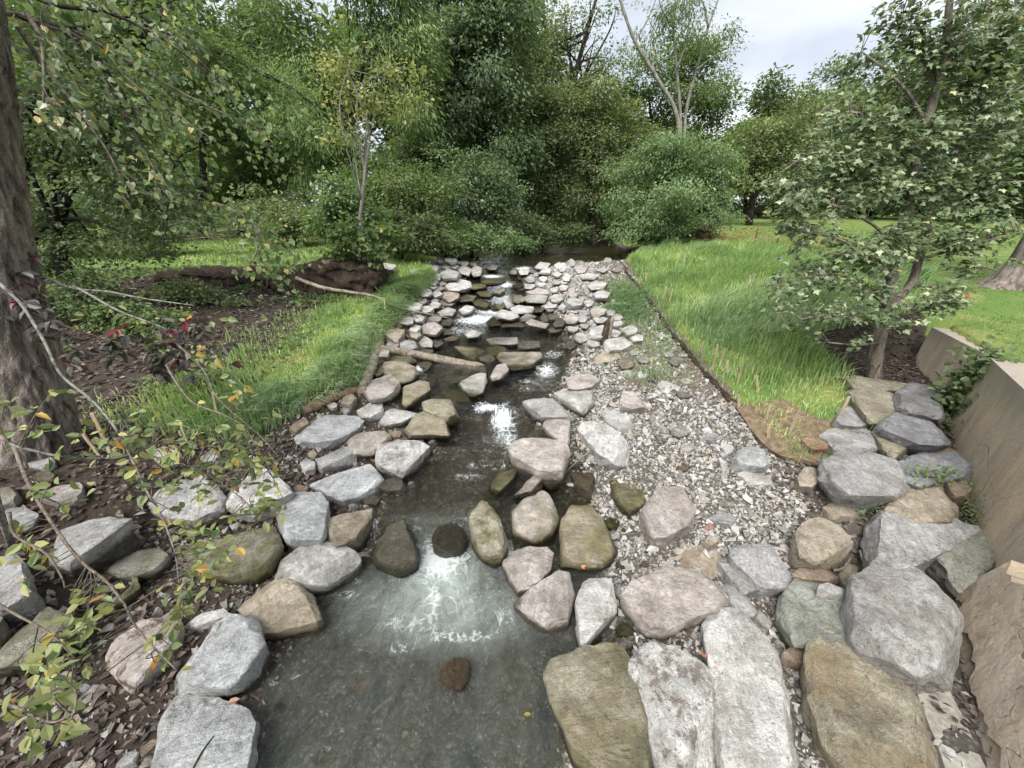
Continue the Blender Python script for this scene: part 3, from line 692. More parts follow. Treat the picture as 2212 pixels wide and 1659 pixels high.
# --- left shore, from the pool edge upstream
R('A', [(980,1800),(1040,1560),(1080,1330),(1130,1240),(1180,1200),(1320,1205),(1440,1225),(1560,1320),(1640,1290),(1620,1500),(1600,1800)], 'blue', 'broad flat white slab with a thin stick lying on it, at the pool edge', .22, round_=.05)
R('A', [(1105,1165),(1250,990),(1380,880),(1400,750),(1480,685),(1600,690),(1640,730),(1690,860),(1650,1040),(1550,1110),(1460,1165),(1330,1155)], 'blue', 'smooth pale blue-grey boulder with a tapered tail, next to the tan boulder', .34, moss=.15, round_=.25)
R('A', [(1560,635),(1800,440),(1870,435),(1960,500),(2000,590),(2080,670),(2060,720),(1750,810),(1660,810),(1640,720),(1570,660)], 'tan', 'tan flat-topped boulder with dark wet underside over the pool', .36, moss=.2, ochre=.35, round_=.05)
R('B', [(145,1120),(200,960),(290,890),(400,880),(600,930),(670,960),(650,1010),(540,1120),(460,1170),(330,1190)], 'white', 'rounded white boulder with brown flecks beside the left chute of the cascade', .45, brown=.45, moss=.2, round_=.35)
R('B', [(150,660),(280,575),(420,580),(470,630),(440,730),(475,830),(440,880),(230,880),(180,800)], 'blue', 'white stepped block of layered limestone behind the brown-flecked boulder', .42, round_=.05)
R('B', [(480,740),(560,710),(750,675),(735,740),(700,820),(680,870),(530,900),(490,850)], 'tan', 'pinkish block with yellow-green algae on its stream side above the cascade', .5, moss=.55)
R('B', [(380,510),(520,450),(740,385),(800,430),(830,470),(790,540),(690,590),(580,620),(500,600)], 'blue', 'large pale boulder with a pointed end, lying on gravel by the riffle', .36, round_=.12)
R('B', [(785,500),(850,490),(950,445),(975,540),(870,555),(800,530)], 'grey', 'small grey stone with a notched top touching the pointed pale boulder', .4)
R('B', [(800,340),(820,260),(930,225),(1060,235),(1120,265),(1040,370),(960,450),(900,430),(810,395)], 'white', 'white boulder banded with brown, leaning over the riffle', .45, brown=.6)
R('B', [(410,340),(510,300),(630,250),(650,310),(560,360),(430,410)], 'grey', 'blue-grey wedge stone below the tan flat stone', .35)
R('B', [(620,230),(650,185),(830,165),(885,200),(850,260),(760,310),(640,310)], 'pink', 'flat pinkish-tan stone with a mossy corner next to the big pale slab', .34, moss=.3)
R('B', [(280,200),(330,140),(470,65),(640,75),(690,100),(640,170),(520,240),(430,260),(300,240)], 'blue', 'big smooth pale grey slab under the grassy left bank', .28, round_=.15)
R('B', [(800,130),(860,30),(900,20),(1050,50),(960,110),(870,130)], 'white', 'thin white flake of stone lying tilted by the layered tan rock', .3)
R('B', [(975,160),(1050,60),(1120,40),(1220,80),(1265,185),(1150,180),(1000,190)], 'olive', 'tan layered rock with a split end standing in the brown pool', .5, moss=.25, ochre=.3)
# --- the cascade
R('B', [(800,1020),(790,940),(870,800),(960,740),(1000,830),(1060,960),(1050,1030),(940,1070)], 'mossy', 'dark mossy wet boulder in the middle of the cascade', .55, moss=.6, wet=.75, z0=.02)
R('B', [(1160,860),(1200,780),(1340,740),(1380,860),(1350,920),(1240,945),(1170,930)], 'wetblack', 'black wet rock with water sheeting over it in the cascade', .42, wet=1., z0=.05, round_=.4)
R('B', [(1390,650),(1450,615),(1510,640),(1590,740),(1640,880),(1610,980),(1550,1015),(1470,960),(1420,860)], 'olive', 'tall upright boulder coated in yellow-green algae at the lip of the cascade', .6, moss=1., z0=.04, round_=.3)
R('B', [(1680,690),(1780,590),(1870,560),(1920,600),(1960,730),(1930,830),(1830,880),(1740,850),(1690,830)], 'pink', 'rounded pinkish boulder with algae at its foot beside the right chute', .5, moss=.7, z0=.04, round_=.3)
R('B', [(1630,1020),(1690,960),(1790,920),(1890,920),(1930,960),(1920,1060),(1850,1140),(1760,1190),(1700,1240),(1670,1140)], 'pink', 'pinkish-grey boulder at the pool corner just below the right chute', .42, moss=.15)
R('B', [(1700,1290),(1800,1190),(1970,1080),(2030,1100),(2060,1230),(2030,1400),(1950,1470),(1870,1440),(1760,1370)], 'pink', 'pinkish ribbed boulder with a peaked back at the pool edge', .42, moss=.1)
R('B', [(1670,280),(1700,240),(1810,215),(2000,240),(2030,300),(1990,460),(1930,475),(1850,430),(1790,390),(1680,330)], 'pink', 'large flat-topped pinkish boulder with a bare twig resting on it', .40, moss=.2)
R('B', [(1530,500),(1600,430),(1700,415),(1680,470),(1590,560),(1540,560)], 'olive', 'narrow algae-edged rock breaking the riffle upstream of the cascade', .5, moss=.7)
R('B', [(1690,575),(1760,500),(1860,400),(1865,480),(1800,560)], 'pink', 'sharp pointed pinkish sliver of rock at the riffle edge', .5)
R('B', [(1860,110),(1920,80),(2040,80),(2045,200),(2030,270),(1960,200)], 'pink', 'triangular pinkish block upstream of the flat-topped boulder', .4)
R('B', [(1500,600),(1540,590),(1605,630),(1590,660),(1530,640)], 'olive', 'small algae-covered stone at the head of the cascade', .5, 'rock', moss=.9)
# --- right side of the pool
R('C', [(1440,60),(1500,-20),(1620,-10),(1680,50),(1720,180),(1770,260),(1740,340),(1650,390),(1500,370),(1430,330),(1450,200)], 'tan', 'long tan boulder with green edges standing in still backwater, a leaf on it', .45, moss=.55, ochre=.5)
R('C', [(1530,590),(1570,480),(1610,455),(1740,455),(1775,580),(1770,640),(1680,760),(1600,790),(1580,890),(1550,900),(1530,750)], 'white', 'pale cream block with yellowish sides tapering into the backwater', .62, moss=.2, z0=.0)
R('', [(1352,1290),(1375,1260),(1440,1232),(1540,1240),(1570,1290),(1555,1325),(1430,1375),(1400,1370),(1380,1330)], 'pink', 'wide grey-pink slab with a small puddle on top, beside the backwater', .32, moss=.15, round_=.05)
R('C', [(1360,1090),(1400,1000),(1600,910),(1820,890),(1850,1000),(1900,1150),(1960,1350),(2000,1550),(2030,1760),(1600,1760),(1540,1600),(1480,1350),(1370,1200)], 'olive', 'huge olive slab with a grey top end sloping into the pool', .30, moss=.45, ochre=.5, round_=.05)
R('', [(1368,1440),(1400,1405),(1440,1395),(1500,1410),(1530,1470),(1540,1560),(1535,1650),(1480,1690),(1420,1650),(1390,1560),(1375,1500)], 'white', 'white boulder heavily mottled with brown between two long slabs', .38, brown=.75, round_=.3)
R('D', [(160,760),(200,690),(330,670),(420,720),(540,850),(640,1060),(720,1290),(720,1480),(690,1760),(250,1760),(240,1400),(190,1050)], 'white', 'long pale slab with a shallow leafy puddle on its top', .26, moss=.16, brown=.1, round_=.05)
R('D', [(835,890),(930,820),(1100,810),(1180,900),(1300,1010),(1420,1110),(1510,1260),(1610,1660),(1600,1780),(1120,1780),(930,1500),(860,1200)], 'olive', 'great tan-brown slab with white lichen spots leaning beside the concrete footing', .28, ochre=.6, brown=.15, round_=.05)
R('D', [(1100,620),(1130,430),(1250,340),(1400,340),(1560,430),(1770,640),(1740,850),(1680,1090),(1550,1090),(1200,930),(1100,800)], 'grey', 'large dark grey faceted boulder with pale veins near the concrete block', .50, ochre=.12, brown=.1, round_=.12)
R('D', [(640,700),(660,560),(740,460),(900,500),(1080,560),(1110,800),(900,830),(850,890),(720,880)], 'green', 'greenish boulder with white scuffs wedged below the dark faceted boulder', .36, moss=.2, brown=.1)
R('D', [(325,240),(400,225),(560,230),(610,300),(690,440),(660,500),(520,510),(430,420),(330,310)], 'grey', 'clean light grey angular block on the gravel by the long brown cobble', .5, round_=.05)
R('D', [(245,330),(290,330),(480,430),(495,520),(400,530),(290,410)], 'grey', 'narrow grey block lying against the clean angular block', .45)
R('D', [(270,480),(320,470),(420,560),(490,660),(460,690),(390,680),(290,580)], 'grey', 'slim pale stone with dry grass caught at its end', .4)
R('D', [(720,250),(740,130),(800,70),(900,45),(1000,90),(1090,190),(1010,310),(870,360),(750,310)], 'tan', 'rounded buff boulder at the edge of the gravel bar', .46, ochre=.25, round_=.35)
R('D', [(715,400),(760,365),(920,370),(1000,420),(990,465),(750,450)], 'brown', 'smooth brown cigar-shaped cobble between boulders', .8, 'rock', round_=.9)
R('D', [(650,910),(700,880),(790,880),(835,920),(830,1010),(720,1005),(660,960)], 'brown', 'smooth round brown cobble jammed against the tan-brown slab', .7, 'rock', round_=.9)
R('D', [(1205,300),(1215,150),(1250,20),(1500,-20),(1700,50),(1900,130),(1680,300),(1500,400),(1300,390),(1220,330)], 'grey', 'big square-shouldered grey boulder with a white scar and red leaf scraps', .46, ochre=.1, brown=.1)
R('D', [(1590,190),(1650,130),(1740,90),(1900,110),(2060,230),(2000,340),(1940,420),(1890,490),(1790,530),(1700,380),(1620,280)], 'green', 'greenish-grey striped boulder leaning on the concrete footing', .42, ochre=.15, round_=.03)
R('', [(1898,1112),(1935,1075),(2000,1046),(2030,1052),(2062,1095),(2058,1130),(1960,1135)], 'tan', 'buff wedge boulder behind the square-shouldered boulder', .46, ochre=.25)
R('G', [(910,1460),(930,1330),(1040,1275),(1200,1270),(1340,1300),(1390,1380),(1450,1510),(1400,1570),(1240,1590),(1080,1570),(970,1530)], 'grey', 'big rounded grey boulder with chipped ribs below the coir mat', .46, brown=.08, round_=.2)
R('G', [(1400,1380),(1450,1300),(1560,1275),(1790,1290),(1880,1360),(1850,1450),(1650,1490),(1530,1510),(1450,1470)], 'slate', 'dark slate boulder with a small leafy weed in front of it', .42, brown=.1)
R('G', [(1700,1480),(1720,1410),(1780,1400),(1840,1430),(1880,1500),(1840,1580),(1770,1590),(1710,1540)], 'brown', 'smooth round brown boulder at the foot of the concrete wall', .6, round_=.9, ochre=.2)
R('G', [(910,1170),(960,1130),(1170,1120),(1230,1150),(1260,1250),(1150,1280),(1050,1280)], 'grey', 'grey boulder with white veins behind the big rounded grey one', .44, brown=.12)
R('G', [(1240,1150),(1300,1125),(1400,1120),(1520,1190),(1450,1250),(1380,1305),(1290,1270)], 'olive', 'brown egg-shaped boulder below the blue-black one', .46, ochre=.4, round_=.5)
R('G', [(1265,1130),(1290,1080),(1370,1010),(1490,1030),(1600,1080),(1710,1200),(1690,1240),(1540,1240),(1430,1180)], 'slate', 'blue-black angular boulder close to the wall', .50, round_=.05)
R('G', [(1080,900),(1150,870),(1280,870),(1400,890),(1390,980),(1300,1080),(1220,1085),(1140,1000)], 'olive', 'layered flat slab below the maple trunk', .40, ochre=.2)
R('G', [(1390,900),(1480,835),(1640,860),(1680,940),(1680,1060),(1560,1040),(1370,1000)], 'slate', 'dark grey crumpled boulder at the end of the wall', .45, brown=.2)
R('G', [(980,1090),(1020,990),(1100,980),(1180,1010),(1220,1090),(1120,1120)], 'grey', 'smaller grey boulder behind a wooden stake at the grass corner', .46, brown=.25)
R('G', [(780,1190),(830,1165),(940,1195),(945,1250),(850,1265),(790,1230)], 'red', 'reddish sandstone lump sitting on the coir mat', .5, 'rock')
R('G', [(1500,1240),(1560,1215),(1700,1230),(1790,1280),(1600,1275)], 'brown', 'flat brown flagstone wedged above the dark slate boulder', .4, 'rock')
R('G', [(1080,800),(1130,780),(1290,830),(1500,840),(1440,880),(1150,870),(1085,850)], 'olive', 'leaf-strewn flat slab right under the maple trunk', .40, brown=.5)
R('G', [(320,1330),(380,1260),(450,1235),(520,1260),(555,1350),(530,1385),(440,1365)], 'blue', 'lone pale grey boulder on the gravel near the coir mat', .44)
R('G', [(255,1250),(300,1220),(330,1240),(325,1280),(280,1285)], 'white', 'small white stone beside the lone pale boulder', .5, 'rock', round_=.3)
R('G', [(370,1410),(450,1390),(560,1420),(580,1480),(440,1490)], 'white', 'flat white stone half sunk in gravel below the lone pale boulder', .25)
R('G', [(740,1440),(800,1370),(850,1380),(890,1450),(840,1500),(760,1490)], 'tan', 'cream pyramid-shaped stone next to the big rounded grey boulder', .45)
R('G', [(920,1630),(980,1600),(1080,1610),(1160,1659),(1100,1700),(960,1690)], 'tan', 'tan half-buried stone beside the fern clump', .35, ochre=.3)
# --- gravel bar
R('', [(1387,1110),(1420,1060),(1465,1055),(1497,1100),(1490,1140),(1440,1172),(1410,1165),(1400,1130)], 'pink', 'pinkish-white domed boulder at the gravel edge', .40, brown=.3, round_=.2)
R('', [(1320,1040),(1330,1020),(1380,1015),(1400,1035),(1395,1085),(1360,1110),(1330,1080)], 'olive', 'flat olive stone awash with a puddle on top', .14, moss=.5, ochre=.4)
R('E', [(1480,1400),(1500,1290),(1600,1310),(1640,1410),(1610,1570),(1540,1500)], 'tan', 'brown wedge stone with its tip in the backwater', .36, ochre=.6, moss=.2)
R('E', [(1550,1130),(1580,1090),(1680,1080),(1760,1130),(1830,1200),(1855,1330),(1780,1350),(1660,1300),(1640,1220)], 'white', 'low crinkled white slab with a forked stick across it', .26, brown=.1)
R('E', [(1690,1010),(1780,1005),(1850,1040),(1890,1110),(1830,1140),(1740,1090)], 'white', 'low white stone beside the crinkled slab', .26)
R('E', [(1190,950),(1240,925),(1360,930),(1420,980),(1510,1060),(1420,1050),(1300,1055),(1230,1000)], 'grey', 'long grey slab dipping into the white water', .36, moss=.1)
R('E', [(1390,890),(1450,865),(1620,880),(1630,960),(1570,1020),(1500,950)], 'white', 'pale stone with green algae film above the long grey slab', .34, moss=.35)
R('E', [(1465,800),(1500,780),(1620,760),(1670,800),(1620,850),(1540,870),(1470,860)], 'pink', 'blocky pinkish stone at the water edge of the gravel bar', .46)
R('E', [(1805,960),(1830,885),(1890,880),(1980,990),(1880,1000)], 'pink', 'pinkish pointed stone alone on the gravel bar', .4)
R('E', [(1020,660),(1040,630),(1150,640),(1280,625),(1290,665),(1220,720),(1110,730),(1040,700)], 'pink', 'long boulder with one bright algae-green end near the log', .48, moss=.45)
R('E', [(770,830),(870,765),(930,770),(935,820),(915,880),(860,900),(790,870)], 'white', 'double-humped boulder in midstream below the log', .5, moss=.3)
R('E', [(690,820),(740,785),(805,780),(800,805),(720,830)], 'grey', 'thin flat stone awash beside the double-humped boulder', .3, moss=.3)
R('E', [(960,790),(1010,710),(1060,700),(1080,740),(1030,800),(970,810)], 'pink', 'oval grey-pink boulder at the end of the log', .5, round_=.5)
R('E', [(395,960),(410,850),(500,815),(560,825),(565,870),(490,920),(410,980)], 'tan', 'tapered cream boulder standing in the shallow brown water', .45, moss=.35)
R('E', [(270,740),(290,690),(400,690),(470,720),(495,770),(450,810),(380,820),(280,770)], 'tan', 'buff boulder with a mossy top beneath the log', .48, moss=.45)
R('E', [(150,890),(190,820),(310,775),(370,820),(360,880),(280,930),(190,930)], 'pink', 'broad grey-pink boulder at the foot of the bank log', .42, moss=.1)
R('E', [(530,950),(590,930),(700,940),(750,1040),(700,1070),(610,1010),(540,1000)], 'olive', 'algae-streaked stone beside the left fall', .44, moss=.6)
R('E', [(670,910),(720,870),(790,880),(860,950),(760,960),(700,940)], 'olive', 'dark flat wet stone at the lip of the small fall', .3, moss=.4, wet=.6)
R('E', [(90,1010),(200,950),(260,955),(265,1010),(190,1050),(110,1040)], 'white', 'broken white stone in flood debris on the left shore', .42)
R('E', [(0,960),(20,890),(60,885),(95,920),(60,980)], 'tan', 'rounded cream stone at the foot of the tall grass', .45, round_=.4)
R('E', [(905,935),(950,895),(1110,900),(1130,930),(980,965)], 'wetblack', 'black wet ledge that the small fall slides over', .35, wet=1.)
R('E', [(735,590),(850,590),(930,620),(860,680),(790,650)], 'tan', 'low tan stone with a dark wet front, upstream of the log', .4, moss=.35)
R('E', [(945,600),(1010,580),(1080,600),(1090,625),(1020,650),(950,630)], 'tan', 'domed yellowish stone between flat white stones and the log', .42, moss=.4, round_=.3)
R('E', [(950,540),(1000,530),(1130,530),(1150,570),(1080,580),(970,570)], 'white', 'flat white stepping stone with a pitted top', .35)
R('E', [(1150,570),(1180,550),(1280,555),(1285,590),(1200,605),(1150,600)], 'white', 'square white stepping stone next to the pitted one', .4)
R('E', [(890,650),(960,635),(1010,670),(960,695),(900,680)], 'white', 'small pale stone touching the log', .4, moss=.2)
R('E', [(890,740),(905,700),(925,705),(945,750),(930,765),(900,765)], 'tan', 'little cream stone propping the log end', .5, 'rock', moss=.2)
R('E', [(1700,590),(1720,540),(1830,530),(1880,570),(1840,610),(1720,620)], 'white', 'bright white boulder beside the rotten stump', .40)
R('E', [(1640,660),(1700,625),(1790,635),(1800,670),(1720,690),(1650,690)], 'tan', 'flat cream stone below the bright white boulder by the stump', .28)
# --- lower left bank
R('L', [(1450,1600),(1560,1500),(1680,1370),(1800,1450),(1890,1540),(1790,1600),(1640,1680),(1500,1650)], 'white', 'white lichen-speckled boulder under yellow leaves', .42, brown=.35)
R('L', [(960,1620),(1020,1520),(1130,1470),(1370,1460),(1440,1560),(1440,1650),(1260,1720),(1050,1710)], 'grey', 'grey shelf boulder behind the hanging twigs, left of the speckled one', .42, brown=.15, moss=.05)
R('L', [(250,1570),(350,1500),(520,1470),(530,1550),(430,1610)], 'pink', 'pinkish flat rock at the foot of the big trunk', .4, brown=.3)
R('A', [(1080,290),(1400,180),(1760,120),(1800,230),(1730,380),(1600,450),(1450,420),(1250,420)], 'mossy', 'long dark moss-covered slab parallel to the stream', .30, moss=.8)
R('A', [(430,560),(650,420),(860,410),(870,480),(720,640),(500,640)], 'mossy', 'dark green mossy block among brown leaves', .36, moss=.9)
R('A', [(660,400),(800,270),(1000,230),(1080,290),(1020,380),(860,440)], 'grey', 'grey slab with a mossy edge above the mossy block', .34, moss=.5)
R('A', [(340,330),(400,130),(620,50),(820,60),(700,170),(560,260),(430,370)], 'grey', 'big grey ledge with white scuffs under the trunk roots', .38, brown=.1, moss=.15)
R('A', [(-120,330),(90,280),(150,330),(210,550),(0,670),(-140,640)], 'grey', 'grey sharp-edged block propped among the left bank slabs', .40, brown=.1)
R('A', [(700,1000),(740,860),(900,730),(1080,700),(1150,740),(1120,830),(960,950),(960,1060),(880,1140),(790,1080)], 'pink', 'low rock caked with brown mud among leaf litter', .24, brown=.95)
R('A', [(-100,1050),(50,850),(300,640),(440,700),(430,770),(200,900),(100,1000)], 'mossy', 'greenish slab with one mossy face rising from the leaf litter', .34, moss=.45)
R('A', [(1200,740),(1300,660),(1440,630),(1470,670),(1300,730),(1220,765)], 'white', 'small white flat stone behind the blue-grey boulder', .35, 'rock')
R('A', [(360,1075),(420,1030),(480,1050),(460,1110),(400,1110)], 'white', 'isolated white stone lying in the leaf litter', .5, 'rock')
R('A', [(510,1150),(550,1115),(600,1130),(590,1180),(530,1180)], 'grey', 'fist-sized grey stone next to the isolated white one', .5, 'rock', round_=.3)
R('A', [(890,1560),(990,1470),(1050,1455),(1000,1530),(920,1590)], 'brown', 'brown tilted flake of rock near the flat white slab', .35, 'rock')
R('A', [(750,1640),(830,1560),(890,1560),(870,1620),(760,1670)], 'grey', 'pale wedge of rock below the brown flake', .4, 'rock')
R('A', [(500,1650),(590,1590),(620,1630),(600,1690),(520,1690)], 'tan', 'yellowish stone near the pale wedge in the litter', .4, 'rock')
# --- in the near pool and backwater
R('C', [(630,1060),(660,985),(760,950),(822,980),(818,1080),(775,1150),(720,1150),(670,1110)], 'brown', 'wet reddish-brown rock just breaking the pool surface', .34, wet=.3, z0=-.03, ochre=.1)
R('C', [(80,1090),(130,1040),(195,1010),(205,1060),(190,1140),(150,1240),(100,1180)], 'white', 'small pointed white rock poking out of the pool', .5, z0=-.08, moss=.2)
R('C', [(720,1580),(790,1470),(840,1540),(860,1680),(730,1680)], 'mossy', 'algae-green rock awash in the outflow of the pool', .3, moss=.8, wet=.6, z0=-.1)
R('C', [(1270,1200),(1330,1210),(1420,1350),(1500,1480),(1510,1720),(1350,1720),(1300,1400)], 'dark', 'dark submerged shelf along the huge olive slab', .14, wet=1., z0=-.10, moss=.3)
R('C', [(1770,850),(1800,815),(1860,820),(1890,870),(1840,920),(1780,900)], 'grey', 'smooth grey pebble-shaped cobble at the top of the huge olive slab', .6, 'rock', round_=.9)
R('C', [(1780,760),(1820,710),(1900,770),(1870,810),(1810,800)], 'olive', 'algae-green angular stone in the backwater shallows', .5, 'rock', moss=.6)
R('C', [(1330,880),(1390,760),(1500,750),(1510,830),(1400,890)], 'pink', 'low pinkish rough stone at the pool margin', .25)
R('C', [(1860,1060),(1900,980),(1930,1030),(1920,1090)], 'tan', 'small tan stone with an orange leaf beside it, wedged between slabs', .5, 'rock', round_=.4)
R('C', [(1700,70),(1740,35),(1800,60),(1790,110),(1720,115)], 'olive', 'small algae-coated stone standing in the still backwater', .5, 'rock', moss=.8)
R('C', [(1600,840),(1640,800),(1690,810),(1680,850),(1610,880)], 'olive', 'little flat green stone in the wet gap above the huge slab', .4, 'rock', moss=.6)
R('B', [(700,590),(760,570),(820,600),(800,640),(720,640)], 'grey', 'grey cobble at the water edge below the pointed pale boulder', .45, 'rock')
R('B', [(615,640),(650,625),(690,650),(660,675)], 'white', 'small white cobble by the grey cobble at the water edge', .5, 'rock')
R('B', [(350,310),(385,280),(410,310),(390,335),(360,330)], 'tan', 'small cream cobble above the blue-grey wedge stone', .5, 'rock')
R('B', [(300,370),(340,340),(400,360),(390,410),(330,430)], 'white', 'mottled stone half hidden in the yellow leaves', .45, 'rock', brown=.5)
R('B', [(230,150),(260,110),(330,75),(355,110),(270,165)], 'brown', 'brown-and-white stone at the corner of the grass', .4, 'rock', brown=.3)
R('D', [(560,880),(640,860),(660,960),(630,1035),(590,1000)], 'dark', 'purplish flat stone beside the round brown cobble', .25, 'rock')
R('D', [(660,1080),(720,1020),(840,1020),(880,1200),(930,1450),(1060,1640),(1050,1740),(730,1740),(740,1300)], 'mossy', 'dark greenish slab down in the gap between two long slabs', .16, moss=.3, lift=-.1)
R('D', [(890,350),(930,325),(990,340),(960,375),(900,375)], 'red', 'rusty orange-brown stone behind the cigar-shaped cobble', .6, 'rock', round_=.5)
R('D', [(880,480),(940,460),(1040,500),(1030,540),(980,540)], 'white', 'small white flake lying on the greenish boulder', .4, 'rock', lift=.30)
R('D', [(1010,420),(1060,340),(1130,360),(1130,430),(1090,550),(1050,520)], 'olive', 'olive stone tucked behind the dark faceted boulder', .5, moss=.2)
R('D', [(0,190),(100,170),(230,220),(240,380),(160,440),(0,380)], 'tan', 'flat tan stone mostly buried in fine gravel', .10, ochre=.4)
R('D', [(140,100),(180,70),(210,100),(180,125)], 'red', 'small salmon-coloured stone on the gravel', .5, 'rock', round_=.5)
R('D', [(140,190),(170,150),(235,170),(220,215),(170,220)], 'tan', 'small peach-coloured stone on the buried tan one', .5, 'rock', round_=.3, lift=.04)
R('D', [(470,680),(500,640),(580,720),(560,750),(520,740)], 'pink', 'small pinkish wedge at the end of the slim pale stone', .45, 'rock')
R('D', [(170,40),(250,0),(340,30),(330,90),(250,80)], 'grey', 'grey flat stone above the clean angular block', .35)
# --- far riffle: look-alike pale rocks
FAR = [[(990,390),(1040,350),(1130,370),(1150,400),(1090,415),(1020,405)],[(1150,410),(1200,375),(1260,390),(1240,420),(1170,425)],[(1030,450),(1100,430),(1185,430),(1185,460),(1040,462)],[(1200,430),(1230,410),(1340,440),(1330,475),(1210,450)],
[(800,510),(850,480),(905,500),(890,525),(820,530)],[(765,350),(810,320),(855,330),(850,360),(790,375)],[(670,190),(760,150),(830,170),(840,210),(760,230),(680,220)],[(640,120),(700,80),(760,110),(750,150),(660,155)],
[(835,90),(870,65),(910,80),(905,120),(860,130)],[(760,90),(790,60),(840,90),(830,130),(780,120)],[(1060,310),(1080,295),(1120,320),(1100,345),(1070,340)],[(1100,340),(1150,320),(1240,330),(1240,370),(1120,370)],
[(1180,270),(1250,245),(1330,260),(1320,300),(1200,300)],[(1205,230),(1280,212),(1360,225),(1340,248),(1220,248)],[(1150,100),(1180,80),(1220,95),(1210,120),(1160,125)],[(1250,75),(1290,40),(1350,50),(1340,80),(1270,88)],
[(1280,115),(1320,70),(1360,90),(1350,120)],[(1450,45),(1490,20),(1525,45),(1510,70),(1460,68)],[(1510,85),(1550,60),(1590,80),(1585,110),(1530,112)],[(1430,145),(1460,110),(1490,130),(1480,160),(1440,160)],
[(1600,195),(1640,165),(1720,175),(1700,215),(1620,218)],[(1630,250),(1680,220),(1740,240),(1720,280),(1650,278)],[(630,365),(690,335),(740,350),(720,385),(640,392)],[(740,275),(800,250),(870,260),(860,295),(770,302)],
[(500,565),(540,520),(590,550),(590,592),(520,592)],[(1290,405),(1310,370),(1345,400),(1340,430),(1300,428)],[(1340,385),(1370,365),(1410,385),(1400,415),(1350,418)],[(1370,445),(1410,400),(1460,430),(1440,460),(1385,463)],
[(1450,405),(1490,370),(1540,400),(1520,440),(1460,435)],[(1335,485),(1370,460),(1430,470),(1420,492),(1350,497)],[(1300,325),(1350,295),(1400,310),(1390,332),(1320,338)],[(1405,335),(1430,310),(1460,330),(1440,352),(1412,350)],
[(940,75),(980,60),(1010,70),(1000,90),(950,92)],[(560,400),(600,385),(650,395),(640,425),(570,425)],[(540,440),(570,420),(620,430),(615,455),(555,455)],[(690,400),(730,385),(780,395),(770,415),(700,415)],
[(640,300),(690,285),(740,300),(720,325),(650,325)],[(580,290),(600,275),(630,285),(620,305),(590,305)],[(660,535),(720,520),(760,530),(740,550),(690,555)],[(1260,180),(1300,165),(1330,180),(1300,200)],[(1365,120),(1400,100),(1430,120),(1400,140)],
[(230,75),(280,45),(350,60),(340,90),(260,100)],[(440,90),(480,65),(550,85),(530,115),(460,115)],[(560,75),(590,55),(630,70),(620,100),(570,100)],[(590,130),(620,110),(650,130),(640,155),(600,155)],[(690,70),(720,50),(760,65),(740,85)],
[(1540,120),(1600,110),(1670,125),(1640,150),(1560,150)],[(1650,95),(1690,75),(1740,88),(1700,105)],[(1750,95),(1800,85),(1840,95),(1790,105)],[(1500,60),(1450,85),(1420,75),(1400,55),(1440,42)],[(1380,60),(1410,40),(1440,55),(1420,85),(1390,85)]]
for k, p in enumerate(FAR):
    far_w = k in (99,)
    R('E', p, ['white', 'white', 'grey', 'pink', 'white'][k % 5], 'pale limestone rock in the bright rock field of the far riffle', .46, moss=.15*(k % 4 == 0), group='pale rocks of the far riffle')
for p in [[(850,290),(900,280),(960,310),(950,340),(870,322)],[(940,430),(980,400),(1050,415),(1030,450),(950,452)],[(830,185),(930,180),(935,205),(850,217)],[(880,235),(930,225),(980,250),(960,268),(900,262)],[(1000,335),(1050,300),(1070,330),(1030,352)],[(960,330),(990,310),(1020,335),(990,350)],[(900,165),(1000,145),(1060,160),(1030,180),(930,182)],[(1110,190),(1150,175),(1180,190),(1150,210)],[(1220,320),(1290,300),(1310,320),(1260,332)],[(630,680),(680,655),(715,670),(700,690)],[(555,820),(580,770),(620,770),(610,830),(575,838)],[(205,770),(240,710),(275,700),(270,760),(230,790)],[(290,660),(330,625),(430,640),(480,680),(400,700),(310,690)]]:
    R('E', p, 'olive', 'dark wet algae-stained rock in the shallow current', .35, moss=.5, wet=.35, group='dark wet rocks in the current')

# more of the far rock field, laid between the traced ones
rx = np.random.default_rng(55); EX = []
def extra(n, xf, y0, y1, s0, s1, label, group, tints, hk=.5):
    k = 0; tries = 0
    while k < n and tries < n*60:
        tries += 1
        y = rx.uniform(y0, y1); x = xf(y); z = float(H(x, y, False)); u, v, dep = proj(np.array([x, y, z]))
        r = rx.uniform(s0, s1)*FPX/dep
        if any(abs(u - a) < .75*(r + b) and abs(v - c) < .45*(r + b) for a, c, b in EX): continue
        if any(P_[:, 0].min() - r*.5 < u < P_[:, 0].max() + r*.5 and P_[:, 1].min() - r*.3 < v - r*.3 < P_[:, 1].max() + r*.3 for o, P_ in ROCKS): continue
        EX.append((u, v, r)); m = int(rx.integers(5, 8)); a0 = rx.uniform(0, 6.28)
        pts = [(u + r*rx.uniform(.8, 1.15)*math.cos(a0 + i*6.283/m), v - r*.35 + r*.62*rx.uniform(.8, 1.15)*math.sin(a0 + i*6.283/m)) for i in range(m)]
        R('', pts, tints[int(rx.integers(0, len(tints)))], label, hk, group=group, brown=float(rx.choice([0, .2, .4])), moss=float(rx.choice([0, 0, .15]))); k += 1
extra(34, lambda y: np.interp(y, YW, XL) + rx.uniform(-1.0, .15), 7.5, 19, .13, .30, 'pale angular rock piled below the far left grass edge', 'rocks below the far grass edge', ['white', 'white', 'pink', 'grey', 'tan'])
extra(52, lambda y: np.interp(y, YW, XR) + rx.uniform(-.10, 1.5), 8.6, 19, .12, .30, 'pale angular rock on the riffle side of the far gravel', 'rocks beside the far riffle', ['white', 'white', 'grey', 'pink', 'white'])
